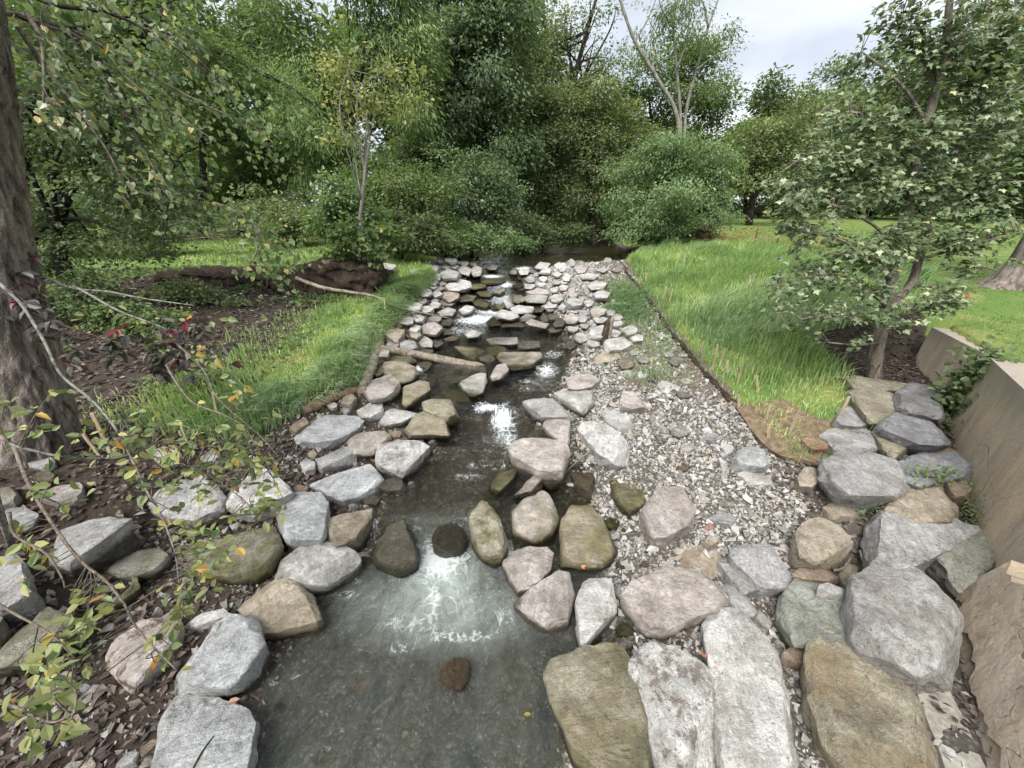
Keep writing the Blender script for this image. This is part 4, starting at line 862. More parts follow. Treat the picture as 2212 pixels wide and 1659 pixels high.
extra(5, lambda y: rx.uniform(np.interp(y, YW, XL), np.interp(y, YW, XR)), 10.5, 19, .12, .26, 'dark wet rock breaking the white water of the far riffle', 'wet rocks of the far riffle', ['olive', 'dark', 'mossy'])
extra(16, lambda y: np.interp(y, YW, XR) + rx.uniform(.3, 2.4), 4.2, 8, .08, .16, 'half-sunk whitish stone of the open gravel bar', 'half-sunk stones of the bar', ['white', 'grey', 'tan'], .3)
extra(14, lambda y: np.interp(y, YW, XL) + rx.uniform(-1.2, .1), 3.0, 7, .06, .13, 'loose stone filling a gap between the left shore boulders', 'loose stones of the left shore', ['white', 'pink', 'brown', 'grey'], .45)
extra(14, lambda y: rx.uniform(-5.5, -2.6), 1.5, 4.2, .10, .24, 'grey stone poking from the leaf litter of the left bank', 'stones in the leaf litter', ['grey', 'mossy', 'pink'], .35)
# ------------------------------------------------------------------ gravel, cobbles
def stone_proto(seed, flat=.6, sub=1):
    rg = np.random.default_rng(seed)
    bm = bmesh.new(); n = 7
    for _ in range(n):
        v = rg.normal(size=3); v /= np.linalg.norm(v); bm.verts.new(v*rg.uniform(.85, 1.1)*np.array([1, rg.uniform(.6, .85), flat*rg.uniform(.8, 1.1)]))
    r = bmesh.ops.convex_hull(bm, input=bm.verts)
    junk = list({g for g in r['geom_interior'] + r['geom_unused'] if isinstance(g, bmesh.types.BMVert) and g.is_valid})
    if junk: bmesh.ops.delete(bm, geom=junk, context='VERTS')
    bmesh.ops.triangulate(bm, faces=bm.faces); bm.verts.index_update()
    V = np.array([v.co[:] for v in bm.verts]); F_ = np.array([[v.index for v in f.verts] for f in bm.faces]); bm.free()
    return V, F_
PROTO = [stone_proto(s, [.6, .75, .9][s % 3]) for s in range(14)]
def scatter_stones(xy, size, colr, zoff=.3, seed=0):
    rg = np.random.default_rng(seed); n = len(xy); which = rg.integers(0, len(PROTO), n); z = H(xy[:, 0], xy[:, 1])
    Vs, Fs, Cs, o = [], [], [], 0
    ang = rg.uniform(0, 2*math.pi, n); tx = rg.normal(0, .25, n); ty = rg.normal(0, .25, n)
    for k, (V, F_) in enumerate(PROTO):
        i = np.where(which == k)[0]
        if not len(i): continue
        P = V[None]*size[i][:, None, None]
        c, s = np.cos(ang[i])[:, None], np.sin(ang[i])[:, None]
        x = P[..., 0]*c - P[..., 1]*s; y = P[..., 0]*s + P[..., 1]*c; zz = P[..., 2] + x*tx[i][:, None] + y*ty[i][:, None]
        Q = np.stack([x + xy[i, 0][:, None], y + xy[i, 1][:, None], zz + (z[i] + size[i]*zoff)[:, None]], -1)
        m = len(V); Vs.append(Q.reshape(-1, 3)); Cs.append(np.repeat(colr[i], m, 0))
        Fs.append((F_[None] + (np.arange(len(i))*m)[:, None, None] + o).reshape(-1, 3)); o += len(i)*m
    return np.concatenate(Vs), np.concatenate(Fs), np.concatenate(Cs)
mS = M('gravel_stones'); P = mS.pos(); f1 = mS.noise(P, 60, 4, .65)
cc = mS.n('ShaderNodeVertexColor', layer_name='col').outputs[0]
cc = mS.mix(.7, cc, mS.ramp(f1, [(.3, (.62, .60, .58)), (.7, (1.25, 1.25, 1.25))]), 'MULTIPLY')
GRAV = mS.done(mS.pbr(cc, .85, mS.bump(f1, .4, .01), .3))
GCOL = 1.0*np.array([(.40, .39, .37), (.34, .33, .31), (.47, .46, .44), (.29, .275, .25), (.36, .31, .255), (.20, .19, .175), (.31, .25, .20), (.255, .245, .20)])
GP = np.array([.27, .22, .16, .10, .09, .07, .05, .04])
def region(n, x0, x1, y0, y1, fn, seed):
    rg = np.random.default_rng(seed); out = []; tot = 0
    while tot < n:
        a = np.stack([rg.uniform(x0, x1, n), y0 + (y1-y0)*rg.random(n)], -1)
        k = a[rg.random(n) < fn(a[:, 0], a[:, 1])]; out.append(k); tot += len(k)
        if len(out) > 60: break
    return np.concatenate(out)[:n]
def bar_w(x, y):
    xr = np.interp(y, YW, XR); xg = np.interp(y, YG, XG)
    w_ = sstep(-.15, .1, x - xr)*sstep(.05, -.1, x - xg - 3*((y < 4.3)))
    pth = sstep(1.2, .8, np.abs(x - (xg - .75 + .02*y)))*sstep(5.4, 6.6, y)
    w_ = w_*(1 - .86*pth)*(1-.5*sstep(4.4, 5.4, x))*(1 - .93*((x > 2.1 + .40*y) & (y < 4.2)))
    w_ = w_*np.where(y < 6, 1., np.where(y < 10, .62, .42))
    return w_*(.7 + .5*sstep(-.25, .2, fbm(x*1.1, y*1.1, 3)))
def shore_w(x, y):
    xl = np.interp(y, YW, XL); xb = np.interp(y, YB, XBL)
    return sstep(.15, -.1, x - xl)*sstep(-.35, .05, x - xb)*np.where(y < 5, 1, .5)
def bed_w(x, y):
    xl = np.interp(y, YW, XL); xr = np.interp(y, YW, XR); return ((x > xl) & (x < xr))*1.
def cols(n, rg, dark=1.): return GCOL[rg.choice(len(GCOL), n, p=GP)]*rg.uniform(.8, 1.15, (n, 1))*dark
rg = np.random.default_rng(21)
xy = region(31000, 0., 6.2, .9, 19, bar_w, 5); d = np.hypot(xy[:, 0], xy[:, 1])
sz = np.exp(rg.normal(math.log(.0215), .50, len(xy)))*(1 + .055*np.maximum(d - 3, 0)); sz = np.clip(sz, .010, .095)
V, F_, Cc = scatter_stones(xy, sz, cols(len(xy), rg), .25, 1)
thing('gravel', V, F_, GRAV, 'pale angular gravel covering the bar beside the stream', 'gravel', smooth=False, attrs={'col': Cc}, kind='stuff')
xy = region(9000, -4.2, -.8, .8, 20, shore_w, 6); d = np.hypot(xy[:, 0], xy[:, 1])
sz = np.clip(np.exp(rg.normal(math.log(.019), .5, len(xy)))*(1 + .07*np.maximum(d - 3, 0)), .008, .09)
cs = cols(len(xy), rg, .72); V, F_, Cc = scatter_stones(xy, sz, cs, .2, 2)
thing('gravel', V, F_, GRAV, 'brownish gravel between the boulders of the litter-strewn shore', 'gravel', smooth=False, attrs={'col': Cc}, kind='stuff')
xy = region(4500, -2.4, 7., .7, 26, bed_w, 8); d = np.hypot(xy[:, 0], xy[:, 1])
sz = np.clip(np.exp(rg.normal(math.log(.03), .5, len(xy)))*(1 + .06*np.maximum(d - 3, 0)), .012, .12)
cs = np.array([(.17, .145, .09), (.12, .11, .065), (.22, .19, .12), (.09, .08, .055)])[rg.integers(0, 4, len(xy))]*rg.uniform(.7, 1.2, (len(xy), 1))
V, F_, Cc = scatter_stones(xy, sz, cs, .1, 3)
thing('stream_bed_stones', V, F_, GRAV, 'brown pebbles lying on the bed under the clear water', 'gravel', smooth=False, attrs={'col': Cc}, kind='stuff')

# cobbles: separate stones lying on top of the gravel
cob = []
for s in range(10):
    rg2 = np.random.default_rng(100+s); bm = bmesh.new()
    for _ in range(12):
        v = rg2.normal(size=3); v /= np.linalg.norm(v); bm.verts.new(v*rg2.uniform(.85, 1.1)*np.array([1, rg2.uniform(.65, .85), rg2.uniform(.42, .62)]))
    bmesh.ops.convex_hull(bm, input=bm.verts)
    loose = [v for v in bm.verts if not v.link_faces]; bmesh.ops.delete(bm, geom=loose, context='VERTS')
    bmesh.ops.bevel(bm, geom=list(bm.edges), offset=.09, segments=1, affect='EDGES', clamp_overlap=True)
    bmesh.ops.triangulate(bm, faces=bm.faces)
    me = bpy.data.meshes.new('cobble'); bm.to_mesh(me); bm.free(); me.materials.append(ROCK); cob.append(me)
def cobbles(n, reg, smin, smax, label, group, seed, dark=1.):
    rg = np.random.default_rng(seed); xy = reg; z = H(xy[:, 0], xy[:, 1])
    for i in range(min(n, len(xy))):
        o = bpy.data.objects.new('cobble', cob[rg.integers(0, len(cob))]); s = rg.uniform(smin, smax)
        o.location = (xy[i, 0], xy[i, 1], z[i] + s*.25); o.scale = (s, s, s*rg.uniform(.8, 1.15)); o.rotation_euler = (rg.normal(0, .15), rg.normal(0, .15), rg.uniform(0, 6.28))
        col.objects.link(o); tago(o, label, 'cobble', group)
        t = GCOL[rg.choice(len(GCOL), p=GP)]*1.05*dark; o['tint'] = [float(x) for x in t]; o['brown'] = float(rg.choice([0, .2, .5])); o['moss'] = 0.; o['ochre'] = float(rg.choice([0, 0, .3])); o['wet'] = 0.
        o['wl'] = float(wlev(xy[i, 0], xy[i, 1]))
def covered(xy):
    ok = np.ones(len(xy), bool); u, v, _ = proj(np.column_stack([xy, H(xy[:, 0], xy[:, 1]) + .03]))
    for o, P in ROCKS:
        mn, mxx = P.min(0), P.max(0); ok &= ~((u > mn[0]) & (u < mxx[0]) & (v > mn[1]) & (v < mxx[1]))
    return xy[ok]
cobbles(115, covered(region(400, .5, 4.8, 2.0, 7.5, bar_w, 31)), .035, .075, 'fist-sized pale cobble on the open gravel bar below the path', 'cobbles on the gravel bar', 41)
cobbles(85, covered(region(300, .6, 4.2, 7.5, 16, bar_w, 32)), .07, .15, 'larger pale cobble of the gravel bar upstream, between stump and pool', 'cobbles beside the far riffle', 42)
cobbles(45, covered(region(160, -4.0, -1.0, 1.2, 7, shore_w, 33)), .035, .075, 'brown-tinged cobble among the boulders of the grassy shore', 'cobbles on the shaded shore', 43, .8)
cobbles(45, covered(region(160, -3.4, -1.2, 7, 19, shore_w, 34)), .07, .14, 'pale cobble below the coir edge of the left grass strip', 'cobbles under the grass edge', 44)

# ------------------------------------------------------------------ logs, stump, sticks, stakes
def polyt(us, zs_or_d, n, r0, r1, mode='d', sides=10, rough=.04, seed=0):
    pts = []
    for (u, v), q in zip(us, zs_or_d):
        pts.append(pt(u, v, q) if mode == 'd' else hit(u, v, q) if mode == 'g' else aty(u, v, q) if mode == 'y' else atz(u, v, q))
    C_ = curve(pts, n); return tube(C_, np.linspace(r0, r1, n), sides, True, rough, seed), C_
def rough_tube(C_, R_, sides=14, amp=.12, seed=0, freq=6.):
    V, F_ = tube(C_, R_, sides); m = len(C_)
    for i in range(m):
        for j in range(sides):
            p = V[i*sides+j]; k = mnoise.fractal(Vector(p*freq + seed), .8, 2., 3); V[i*sides+j] = C_[i] + (p - C_[i])*(1 + amp*k)
    return V, F_
C_ = curve([hit(822, 752, .16), hit(930, 772, .20), hit(1046, 797, .22)], 34); V, F_ = rough_tube(C_, np.linspace(.070, .105, 34), 14, .18, 3)
thing('log', V, F_, BARK['log'], 'barkless grey log lying across the stream', 'log')
C_ = curve([hit(783, 848, .08), hit(800, 800, .12), hit(822, 742, .10)], 24); V, F_ = rough_tube(C_, np.linspace(.10, .085, 24), 14, .2, 8)
thing('log', V, F_, BARK['log'], 'peeling log lying along the edge of the tall grass', 'log')
V, F_ = [], []
st = empty('tree_stump', hit(1303, 745), 'dark rotten upright snag beside the white boulder', 'stump')
b = hit(1303, 745)
for k, (du, hgt, r, mt) in enumerate([(0, .62, .085, 'rot'), (.10, .72, .055, 'log'), (-.05, .38, .07, 'rot')]):
    C_ = curve([b + np.array([du, .02*k, -.1]), b + np.array([du + .03, 0, hgt*.5]), b + np.array([du + .06, 0.02, hgt])], 14)
    v, f = rough_tube(C_, np.concatenate([np.linspace(r, r*.75, 12), [r*.5, r*.15]]), 12, .35, 3+k, 9); part(['heartwood', 'splinter', 'butt'][k], v, f, BARK[mt], st)
def stick(us, d, mode, r0, r1, label, mat='twig', name='stick', extra=()):
    (v, f), C_ = polyt(us, d, 24, r0, r1, mode, 7, .06); ps = [(v, f)]
    for (us2, d2, a, b_) in extra: ps.append(polyt(us2, d2, 12, a, b_, mode, 6, .06)[0])
    V, F_ = join(ps); return thing(name, V, F_, BARK[mat], label, 'stick')
stick([(641,601),(695,621),(754,631),(804,639),(834,653),(873,667),(923,678),(983,690)], [.55,.50,.42,.34,.25,.28,.25,.16], 'g', .055, .012, 'long bare fallen branch reaching from the undercut bank to the water', 'log', 'fallen_branch',
      [([(800,638),(830,645),(852,643)], [.38,.36,.35], .018, .007), ([(834,653),(850,665),(860,680)], [.25, .2, .1], .02, .006), ([(885,670),(905,690),(925,706)], [.25,.15,.08], .015, .005)])
stick([(1215,1032),(1230,1012),(1262,985),(1282,966),(1292,930)], [.10,.14,.16,.12,.08], 'g', .016, .008, 'forked dark driftwood stick by the crinkled white slab', 'twig', 'stick', [([(1262,985),(1276,978),(1282,960)], [.16,.15,.14], .01, .005)])
stick([(1122,928),(1160,955),(1195,980),(1225,1000)], [.12,.28,.28,.2], 'g', .008, .005, 'thin bare twig across the flat-topped pinkish boulder')
stick([(418,1659),(440,1620),(462,1590)], [.34,.36,.36], 'g', .008, .005, 'thin dark stick on the broad white slab', 'dark')
stick([(1345,566),(1356,578)], [.1,.1], 'g', .05, .04, 'short pale log at the corner of the far grass', 'log', 'log')
stick([(1858,1190),(1866,1215),(1876,1232)], [.10,.12,.10], 'g', .014, .012, 'pale driftwood stick beside the buff boulder', 'log')
stick([(1800,1232),(1820,1228),(1838,1205)], [.10,.12,.12], 'g', .016, .010, 'brown curved stick behind the rusty stone', 'twig')

def stake_mesh(h, w_=.022, lean=(0, 0)):
    bm = bmesh.new(); bmesh.ops.create_cube(bm, size=1.)
    for v in bm.verts:
        top = v.co.z > 0; v.co.x *= w_*2; v.co.y *= w_; v.co.z = h if top else -.12
        if top: v.co.x += lean[0]; v.co.y += lean[1]
    bmesh.ops.bevel(bm, geom=list(bm.edges), offset=.003, segments=1, affect='EDGES')
    me = bpy.data.meshes.new('wooden_stake'); bm.to_mesh(me); bm.free(); me.materials.append(BARK['stake']); return me
SM = [stake_mesh(.34, .020, (.02, 0)), stake_mesh(.42, .018, (.06, .02)), stake_mesh(.30, .02, (-.10, .02)), stake_mesh(.5, .018, (0, .03))]
def stake(u, v, k, label, group=None, s=1.):
    p = hit(u, v); o = bpy.data.objects.new('wooden_stake', SM[k]); o.location = p; o.rotation_euler = (0, 0, random.uniform(-.5, .5)); o.scale = (s, s, s)
    col.objects.link(o); return tago(o, label, 'stake', group)
for u, v, s in [(1520,770,1),(1540,800,1),(1556,790,1),(1562,812,.9),(1592,830,1),(1390,620,1.1),(1475,585,1.1),(1555,580,1),(1610,640,1.1),(1623,625,1.2),(1680,655,1.1),(1668,730,1),(1428,655,1.1),(1442,660,1.1),(1675,690,1)]:
    stake(u, v, random.randrange(4), 'short wooden stake standing in the tall grass beside the path', 'stakes in the tall grass', s)
stake(1700, 945, 1, 'slim pale stake at the corner of the coir mat', None, 1.)
stake(1800, 925, 1, 'tall pale stake against the smaller grey boulder', None, 1.2)
stake(1649, 915, 0, 'dark short stake in the mat edge grass', None, .9)
stake(1665, 960, 2, 'leaning stake pinning the front edge of the coir mat', None, 1.)
stake(1600, 890, 2, 'leaning stake pinning the mat above the gravel', None, 1.)
stake(1808, 985, 0, 'short stake behind the big rounded grey boulder', None, .6)
stake(1640, 845, 2, 'white-topped stake leaning in the grass near the mat corner', None, .9)
for u, v, k, s, lb in [(243,990,3,1.2,'tall weathered stake in leaf litter beside the big trunk'),(220,985,2,1,'leaning grey stake next to the tall weathered stake'),(468,905,1,1,'thin pale stake in the weeds of the left bank'),(405,960,0,.8,'short stake hidden in yellow leaves'),
                 (835,690,3,1,'stake in the left grass near the fallen branch'),(837,725,2,1,'low stake at the end of the bank log')]: stake(u, v, k, lb, None, s)

# pin flag, fences
p = hit(2069, 668); fl = empty('pin_flag', p, 'small red pin flag standing in the lawn behind the wall', 'flag')
v, f = tube(curve([p, p + np.array([.02, 0, .28])], 5), [.004]*5, 6); part('wire', v, f, REDPL, fl)
g = []; 
for i in range(5):
    for j in range(4): g.append(p + np.array([.02 + .012*math.sin(i*1.3), -.004 - .02*j*.2 + .006*math.sin(i+j), .16 + .04*i]) + np.array([.014*j, 0, .004*j]))
part('flag', g, [(i*4+j, i*4+j+1, i*4+j+5, i*4+j+4) for i in range(4) for j in range(3)], REDPL, fl)
def net(A, B, h0, h1, label, n=120, rows=13, sag=.12, posts=()):
    A, B = np.array(A, float), np.array(B, float); e = empty('safety_fence', (A + B)/2, label, 'fence')
    Ls = np.linspace(0, 1, n); ps = []
    def P_(t, r):
        q = A*(1-t) + B*t; zz = float(H(q[0], q[1], False)); f = r/(rows-1)
        top = h1 - sag*abs(math.sin(t*math.pi*max(1, len(posts)-1))) + .05*math.sin(t*31)
        return np.array([q[0] + .03*math.sin(t*40+r), q[1] + .05*math.sin(t*23 + r*.7), zz + h0 + (top-h0)*f])
    grid = np.array([[P_(t, r) for t in Ls] for r in range(rows)])
    for r in range(rows): ps.append(tube(grid[r], [.004]*n, 3, False))
    for i in range(n): ps.append(tube(grid[:, i], [.004]*rows, 3, False))
    V, F_ = join(ps); part('netting', V, F_, ORANGE, e)
    for t, mt, hh in posts:
        q = A*(1-t) + B*t; q[2] = float(H(q[0], q[1], False)); v, f = tube(curve([q - [0, 0, .2], q + [.03, 0, hh]], 4), [.022]*4, 6); part('post', v, f, mt, e)
    return e
a, b = hit(1548, 528), hit(1790, 556)
net(a, b, .02, .78, 'sagging orange safety fence on thin steel posts along the field', 80, 9, .14, [(.0, STEEL, 1.0), (.40, RUST, 1.0), (.60, STEEL, 1.0), (.82, STEEL, 1.0)])
a, b = hit(1885, 572), hit(2010, 560)
net(a, b, .02, .8, 'orange safety fence behind the maple stem with a red post', 36, 9, .1, [(.08, RUST, 1.0)])
a, b = hit(120, 565), hit(345, 533)
net(a, b, .02, .6, 'slumped orange safety fence under the left trees', 60, 7, .22, [(.2, STEEL, .8), (.8, STEEL, .8)])
# coir mat at the grass corner
gx_ = np.linspace(0, 1, 60); uv = [[(1590,880),(1640,950),(1690,985),(1760,1000)], [(1640,870),(1690,915),(1740,950),(1800,955)], [(1690,860),(1740,890),(1780,905),(1815,905)]]
Cs_ = [curve([hit(*q, .05 + (.03 if r == 0 else .02)) for q in row], 60) for r, row in enumerate(uv)]
G_ = []
for t in np.linspace(0, 1, 24):
    w3 = [(1-t)*(1-2*t) if 0 else (1-t)**2, 2*t*(1-t), t*t]; G_.append(sum(c*k for c, k in zip(Cs_, w3)))
G_ = np.array(G_); G_[..., 2] = np.maximum(G_[..., 2], H(G_[..., 0], G_[..., 1]) + .012) + .022*fbm(G_[..., 0]*7, G_[..., 1]*7, 3)
I = np.arange(24*60).reshape(24, 60); Fq = np.stack([I[:-1, :-1], I[:-1, 1:], I[1:, 1:], I[1:, :-1]], -1).reshape(-1, 4)
thing('erosion_mat', G_.reshape(-1, 3), Fq, BURLAP, 'brown coir erosion mat draped over the corner of the grass bank', 'mat')
C_ = curve([hit(*q, .03) for q in [(1585,872),(1610,905),(1645,955),(1690,985),(1730,995),(1770,1004)]], 60); V, F_ = rough_tube(C_, np.full(60, .035), 8, .5, 2, 9)
thing('mat_roll', V, F_, BURLAP, 'rolled brown hem of the coir mat along the gravel', 'mat')
for us, lb in [([(1350,585),(1395,640),(1440,705),(1480,755)], 'ragged soil lip under the grass along the upper path'), ([(1480,755),(1520,805),(1560,845),(1588,876)], 'ragged soil lip under the grass above the gravel')]:
    C_ = curve([hit(*q, .01) for q in us], 60); V, F_ = rough_tube(C_, np.full(60, .05), 8, .8, 4, 6); thing('bank_lip', V, F_, SOIL, lb, 'bank edge')
for us, lb in [([(925,640),(885,680),(850,725)], 'brown coir hem below the left grass by the fallen branch'), ([(790,835),(720,860),(655,890)], 'brown coir hem below the tall grass near the bank log')]:
    C_ = curve([hit(*q, .05) for q in us], 50); V, F_ = rough_tube(C_, np.full(50, .075), 9, .5, 6, 6); thing('mat_roll', V, F_, BURLAP, lb, 'mat')

# ------------------------------------------------------------------ undercut bank with roots and stumps
ub = empty('undercut_bank', aty(700, 640, 11.1), 'dark undercut earth bank with tangled roots and a stone ledge', 'bank')
def lump(uv, y, ry, seed, amp=.18, n=28):
    """closed earth lump: traced front with real depth"""
    P3 = np.array([aty(u, v, y) for u, v in uv]); bm = bmesh.new()
    for p in P3:
        for dy, s in ((-ry*.35, .93), (0, 1), (ry, .9)):
            c = P3.mean(0); q = c + (p-c)*s; bm.verts.new((q[0], q[1]+dy, q[2]))
    bmesh.ops.convex_hull(bm, input=bm.verts); bmesh.ops.delete(bm, geom=[v for v in bm.verts if not v.link_faces], context='VERTS')
    bmesh.ops.triangulate(bm, faces=bm.faces)
    for _ in range(4):
        es = [e for e in bm.edges if e.calc_length() > .12]
        if not es: break
        bmesh.ops.subdivide_edges(bm, edges=es, cuts=1); bmesh.ops.triangulate(bm, faces=bm.faces)
    bm.normal_update()
    for v in bm.verts: v.co += v.normal*amp*mnoise.fractal(v.co*2.6 + Vector((seed, 0, 0)), .8, 2., 4)
    bm.verts.index_update(); V = np.array([v.co[:] for v in bm.verts]); F_ = [[v.index for v in f.verts] for f in bm.faces]; bm.free(); return V, F_
for uv, y, ry, sd_ in [([(330,600),(400,585),(520,590),(610,600),(615,635),(520,640),(400,640),(335,635)], 11.6, 1.2, 21), ([(600,600),(640,575),(720,565),(800,575),(815,610),(790,632),(700,625),(640,622),(605,625)], 11.3, 1.6, 3), ([(745,600),(815,590),(818,645),(800,662),(760,655)], 11.1, 1.0, 7)]:
    V, F_ = lump(uv, y, ry, sd_); part('soil_overhang', V, F_, SOIL, ub)
V, F_ = lump([(600,600),(800,600),(800,680),(600,680)], 11.9, .8, 5, .1); part('hollow_back', V, F_, SOIL, ub)
for k, (u0, u1, v0, v1) in enumerate([(632, 668, 640, 663), (668, 692, 638, 660), (692, 722, 640, 660), (640, 690, 663, 673), (690, 735, 660, 671)]):
    V, F_ = lump([(u0, v0), (u1, v0), (u1, v1), (u0, v1)], 11.35, .5, 11+k, .03); part('ledge_stone', V, F_, LEDGE, ub)
rr = np.random.default_rng(5)
for k in range(44):
    u = rr.uniform(480, 815); v = rr.uniform(585, 625); L = rr.uniform(20, 75); sw = rr.normal(0, 22)
    C_ = curve([aty(u, v, 10.95), aty(u + sw*.4 + rr.normal(0, 5), v + L*.5, 10.8 + rr.uniform(-.2, .2)), aty(u + sw, v + L, 10.9)], 14)
    r = rr.choice([.010, .016, .028]); V, F_ = tube(C_, np.linspace(r, r*.3, 14), 6); part('root', V, F_, BARK['root'], ub)
for u, v, w_, lb in [(634, 604, .34, 'cut tree stump with pale sawn top on the undercut bank'), (711, 583, .30, 'small dark cut stump at the top of the undercut bank')]:
    p = aty(u, v, 11.6); s_ = empty('cut_stump', p, lb, 'stump')
    C_ = curve([p - [0, 0, .3], p, p + [0, 0, w_*.9]], 12); R_ = np.linspace(w_*.75, w_*.52, 12); V, F_ = rough_tube(C_, R_, 16, .15, 3, 5); part('trunk', V, F_, BARK['grey'], s_)
    t = p + np.array([0, 0, w_*.9 + .006]); th = np.arange(20)*math.pi/10; part('sawn_top', np.vstack([[t], t + np.stack([np.cos(th), np.sin(th), 0*th], 1)*w_*.49]), [(0, i+1, (i+1) % 20 + 1) for i in range(20)], BARK['stake'], s_)
# brush pile left of the bank
bp = empty('brush_pile', hit(470, 505), 'pile of grey cut brush in front of the left wood', 'brush pile'); ps = []
for k in range(110):
    c = hit(rr.uniform(350, 720), rr.uniform(497, 530)) + [0, 0, rr.uniform(.05, .8)]; d_ = rr.normal(size=3)*[1, .5, .28]; d_ /= np.linalg.norm(d_); L = rr.uniform(.4, 1.6)
    ps.append(tube(curve([c - d_*L, c + rr.normal(0, .08, 3), c + d_*L], 6), np.linspace(.02, .008, 6), 5))
for k in range(110): part('dead_branch', *ps[k], BARK['log' if k % 2 else 'twig'], bp)
# ------------------------------------------------------------------ leaves
def T(v, f): return np.array(v, float), f
TEMPL = {
 'rhomb': T([(0,0,0),(.5,.27,.07),(1,0,-.05),(.45,-.27,.07)], [(0,1,2,3)]),
 'oval': T([(0,0,0),(.28,.27,.07),(.66,.24,.05),(1,0,-.08),(.66,-.24,.05),(.28,-.27,.07)], [(0,1,2,3),(0,3,4,5)]),
 'lance': T([(0,0,0),(.4,.13,.04),(1,0,-.15),(.4,-.13,.04)], [(0,1,2,3)]),
 'heart': T([(.08,0,0),(-.06,.22,.03),(.18,.43,.07),(.52,.34,.06),(1,0,-.10),(.52,-.34,.06),(.18,-.43,.07),(-.06,-.22,.03)], [(0,1,2,3),(0,3,4,4),(0,4,5,5),(0,5,6,7)]),
}
_mo = []
for k, (a, r) in enumerate([(180,.10),(135,.48),(112,.36),(72,.86),(50,.50),(24,.66),(0,1.0),(-24,.66),(-50,.50),(-72,.86),(-112,.36),(-135,.48)]):
    _mo.append((.30 + r*.70*math.cos(math.radians(a)), r*.62*math.sin(math.radians(a)), .06*abs(math.sin(math.radians(a))) - .05*(r > .8)))
TEMPL['maple'] = T([(.30,0,.03)] + _mo, [(0, i+1, (i+1) % 12 + 1) for i in range(12)])
def leaf_arrays(tpl, pos, dirv, nrm, size):
    V, F_ = TEMPL[tpl]; n = len(pos)
    x = dirv/(np.linalg.norm(dirv, axis=1)[:, None] + 1e-9); y = np.cross(nrm, x); y /= np.linalg.norm(y, axis=1)[:, None] + 1e-9; z = np.cross(x, y)
    s = size[:, None, None]
    Q = pos[:, None] + s*(V[None, :, 0:1]*x[:, None] + V[None, :, 1:2]*y[:, None] + V[None, :, 2:3]*z[:, None])
    k = len(V)
    if len({len(set(f)) for f in F_}) > 1:
        tris = []
        for f in F_:
            f = list(dict.fromkeys(f))
            tris += [(f[0], f[i], f[i+1]) for i in range(1, len(f)-1)]
        F_ = tris
    Fa = np.array(F_); Fs = (Fa[None] + (np.arange(n)*k)[:, None, None]).reshape(-1, Fa.shape[1])
    return Q.reshape(-1, 3), Fs, k
def sample_blobs(blobs, n, rg, shell=.45):
    vol = np.array([b[1][0]*b[1][1]*b[1][2] for b in blobs])**.75; i = rg.choice(len(blobs), n, p=vol/vol.sum())
    d = rg.normal(size=(n, 3)); d /= np.linalg.norm(d, axis=1)[:, None]; r = rg.random(n)**shell
    C_ = np.array([b[0] for b in blobs]); R_ = np.array([b[1] for b in blobs])
    K = 13                                   # boughs: each blob breaks into smaller uneven masses
    sd = rg.normal(size=(len(blobs), K, 3)); sd /= np.linalg.norm(sd, axis=2)[..., None]; sr = rg.uniform(.15, 1.02, (len(blobs), K, 1)); ss = rg.uniform(.22, .52, (len(blobs), K, 1))
    SC = C_[:, None] + sd*sr*R_[:, None]; SR = ss*R_[:, None]*np.array([1.15, 1.15, .75]); wk = ss[..., 0]**2; wk = wk/wk.sum(1, keepdims=True)
    cum = np.cumsum(wk, 1); k = np.minimum((rg.random(n)[:, None] > cum[i]).sum(1), K-1)
    P = SC[i, k] + d*r[:, None]*SR[i, k]
    od = (P - C_[i])/R_[i]; od = od/(np.linalg.norm(od, axis=1)[:, None] + 1e-6)
    return P, .5*d + .7*od
def foliage(blobs, clumps, per, spread, size, tpl, seed, droop=.3, shell=.40, up=.9, var=.17):
    rg = np.random.default_rng(seed); c, d = sample_blobs(blobs, clumps, rg, shell)
    n = clumps*per; ci = np.repeat(np.arange(clumps), per)
    sp = spread*rg.uniform(.6, 1.4, clumps)
    off = rg.normal(size=(n, 3))*np.array([1, 1, .55]); pos = c[ci] + off*sp[ci][:, None]
    outw = d[ci] + .5*off
    dirv = outw*np.array([1, 1, .4]) + rg.normal(0, .6, (n, 3)) + np.array([0, 0, -droop])
    nrm = np.array([0, 0, up]) + .5*d[ci] + rg.normal(0, .45, (n, 3))
    tone = np.clip(.42 + rg.normal(0, var, clumps)[ci] + rg.normal(0, .15, n), 0, 1)
    V, F_, k = leaf_arrays(tpl, pos, dirv, nrm, size*rg.uniform(.6, 1.35, n))
    return V, F_, np.repeat(tone, k), c
def fb(u, v, ru, rv, y, dr=.8):
    c = aty(u, v, y); _, _, dep = proj(c); return (c, np.array([ru*dep/FPX, max(ru, rv)*dep/FPX*dr, rv*dep/FPX]))
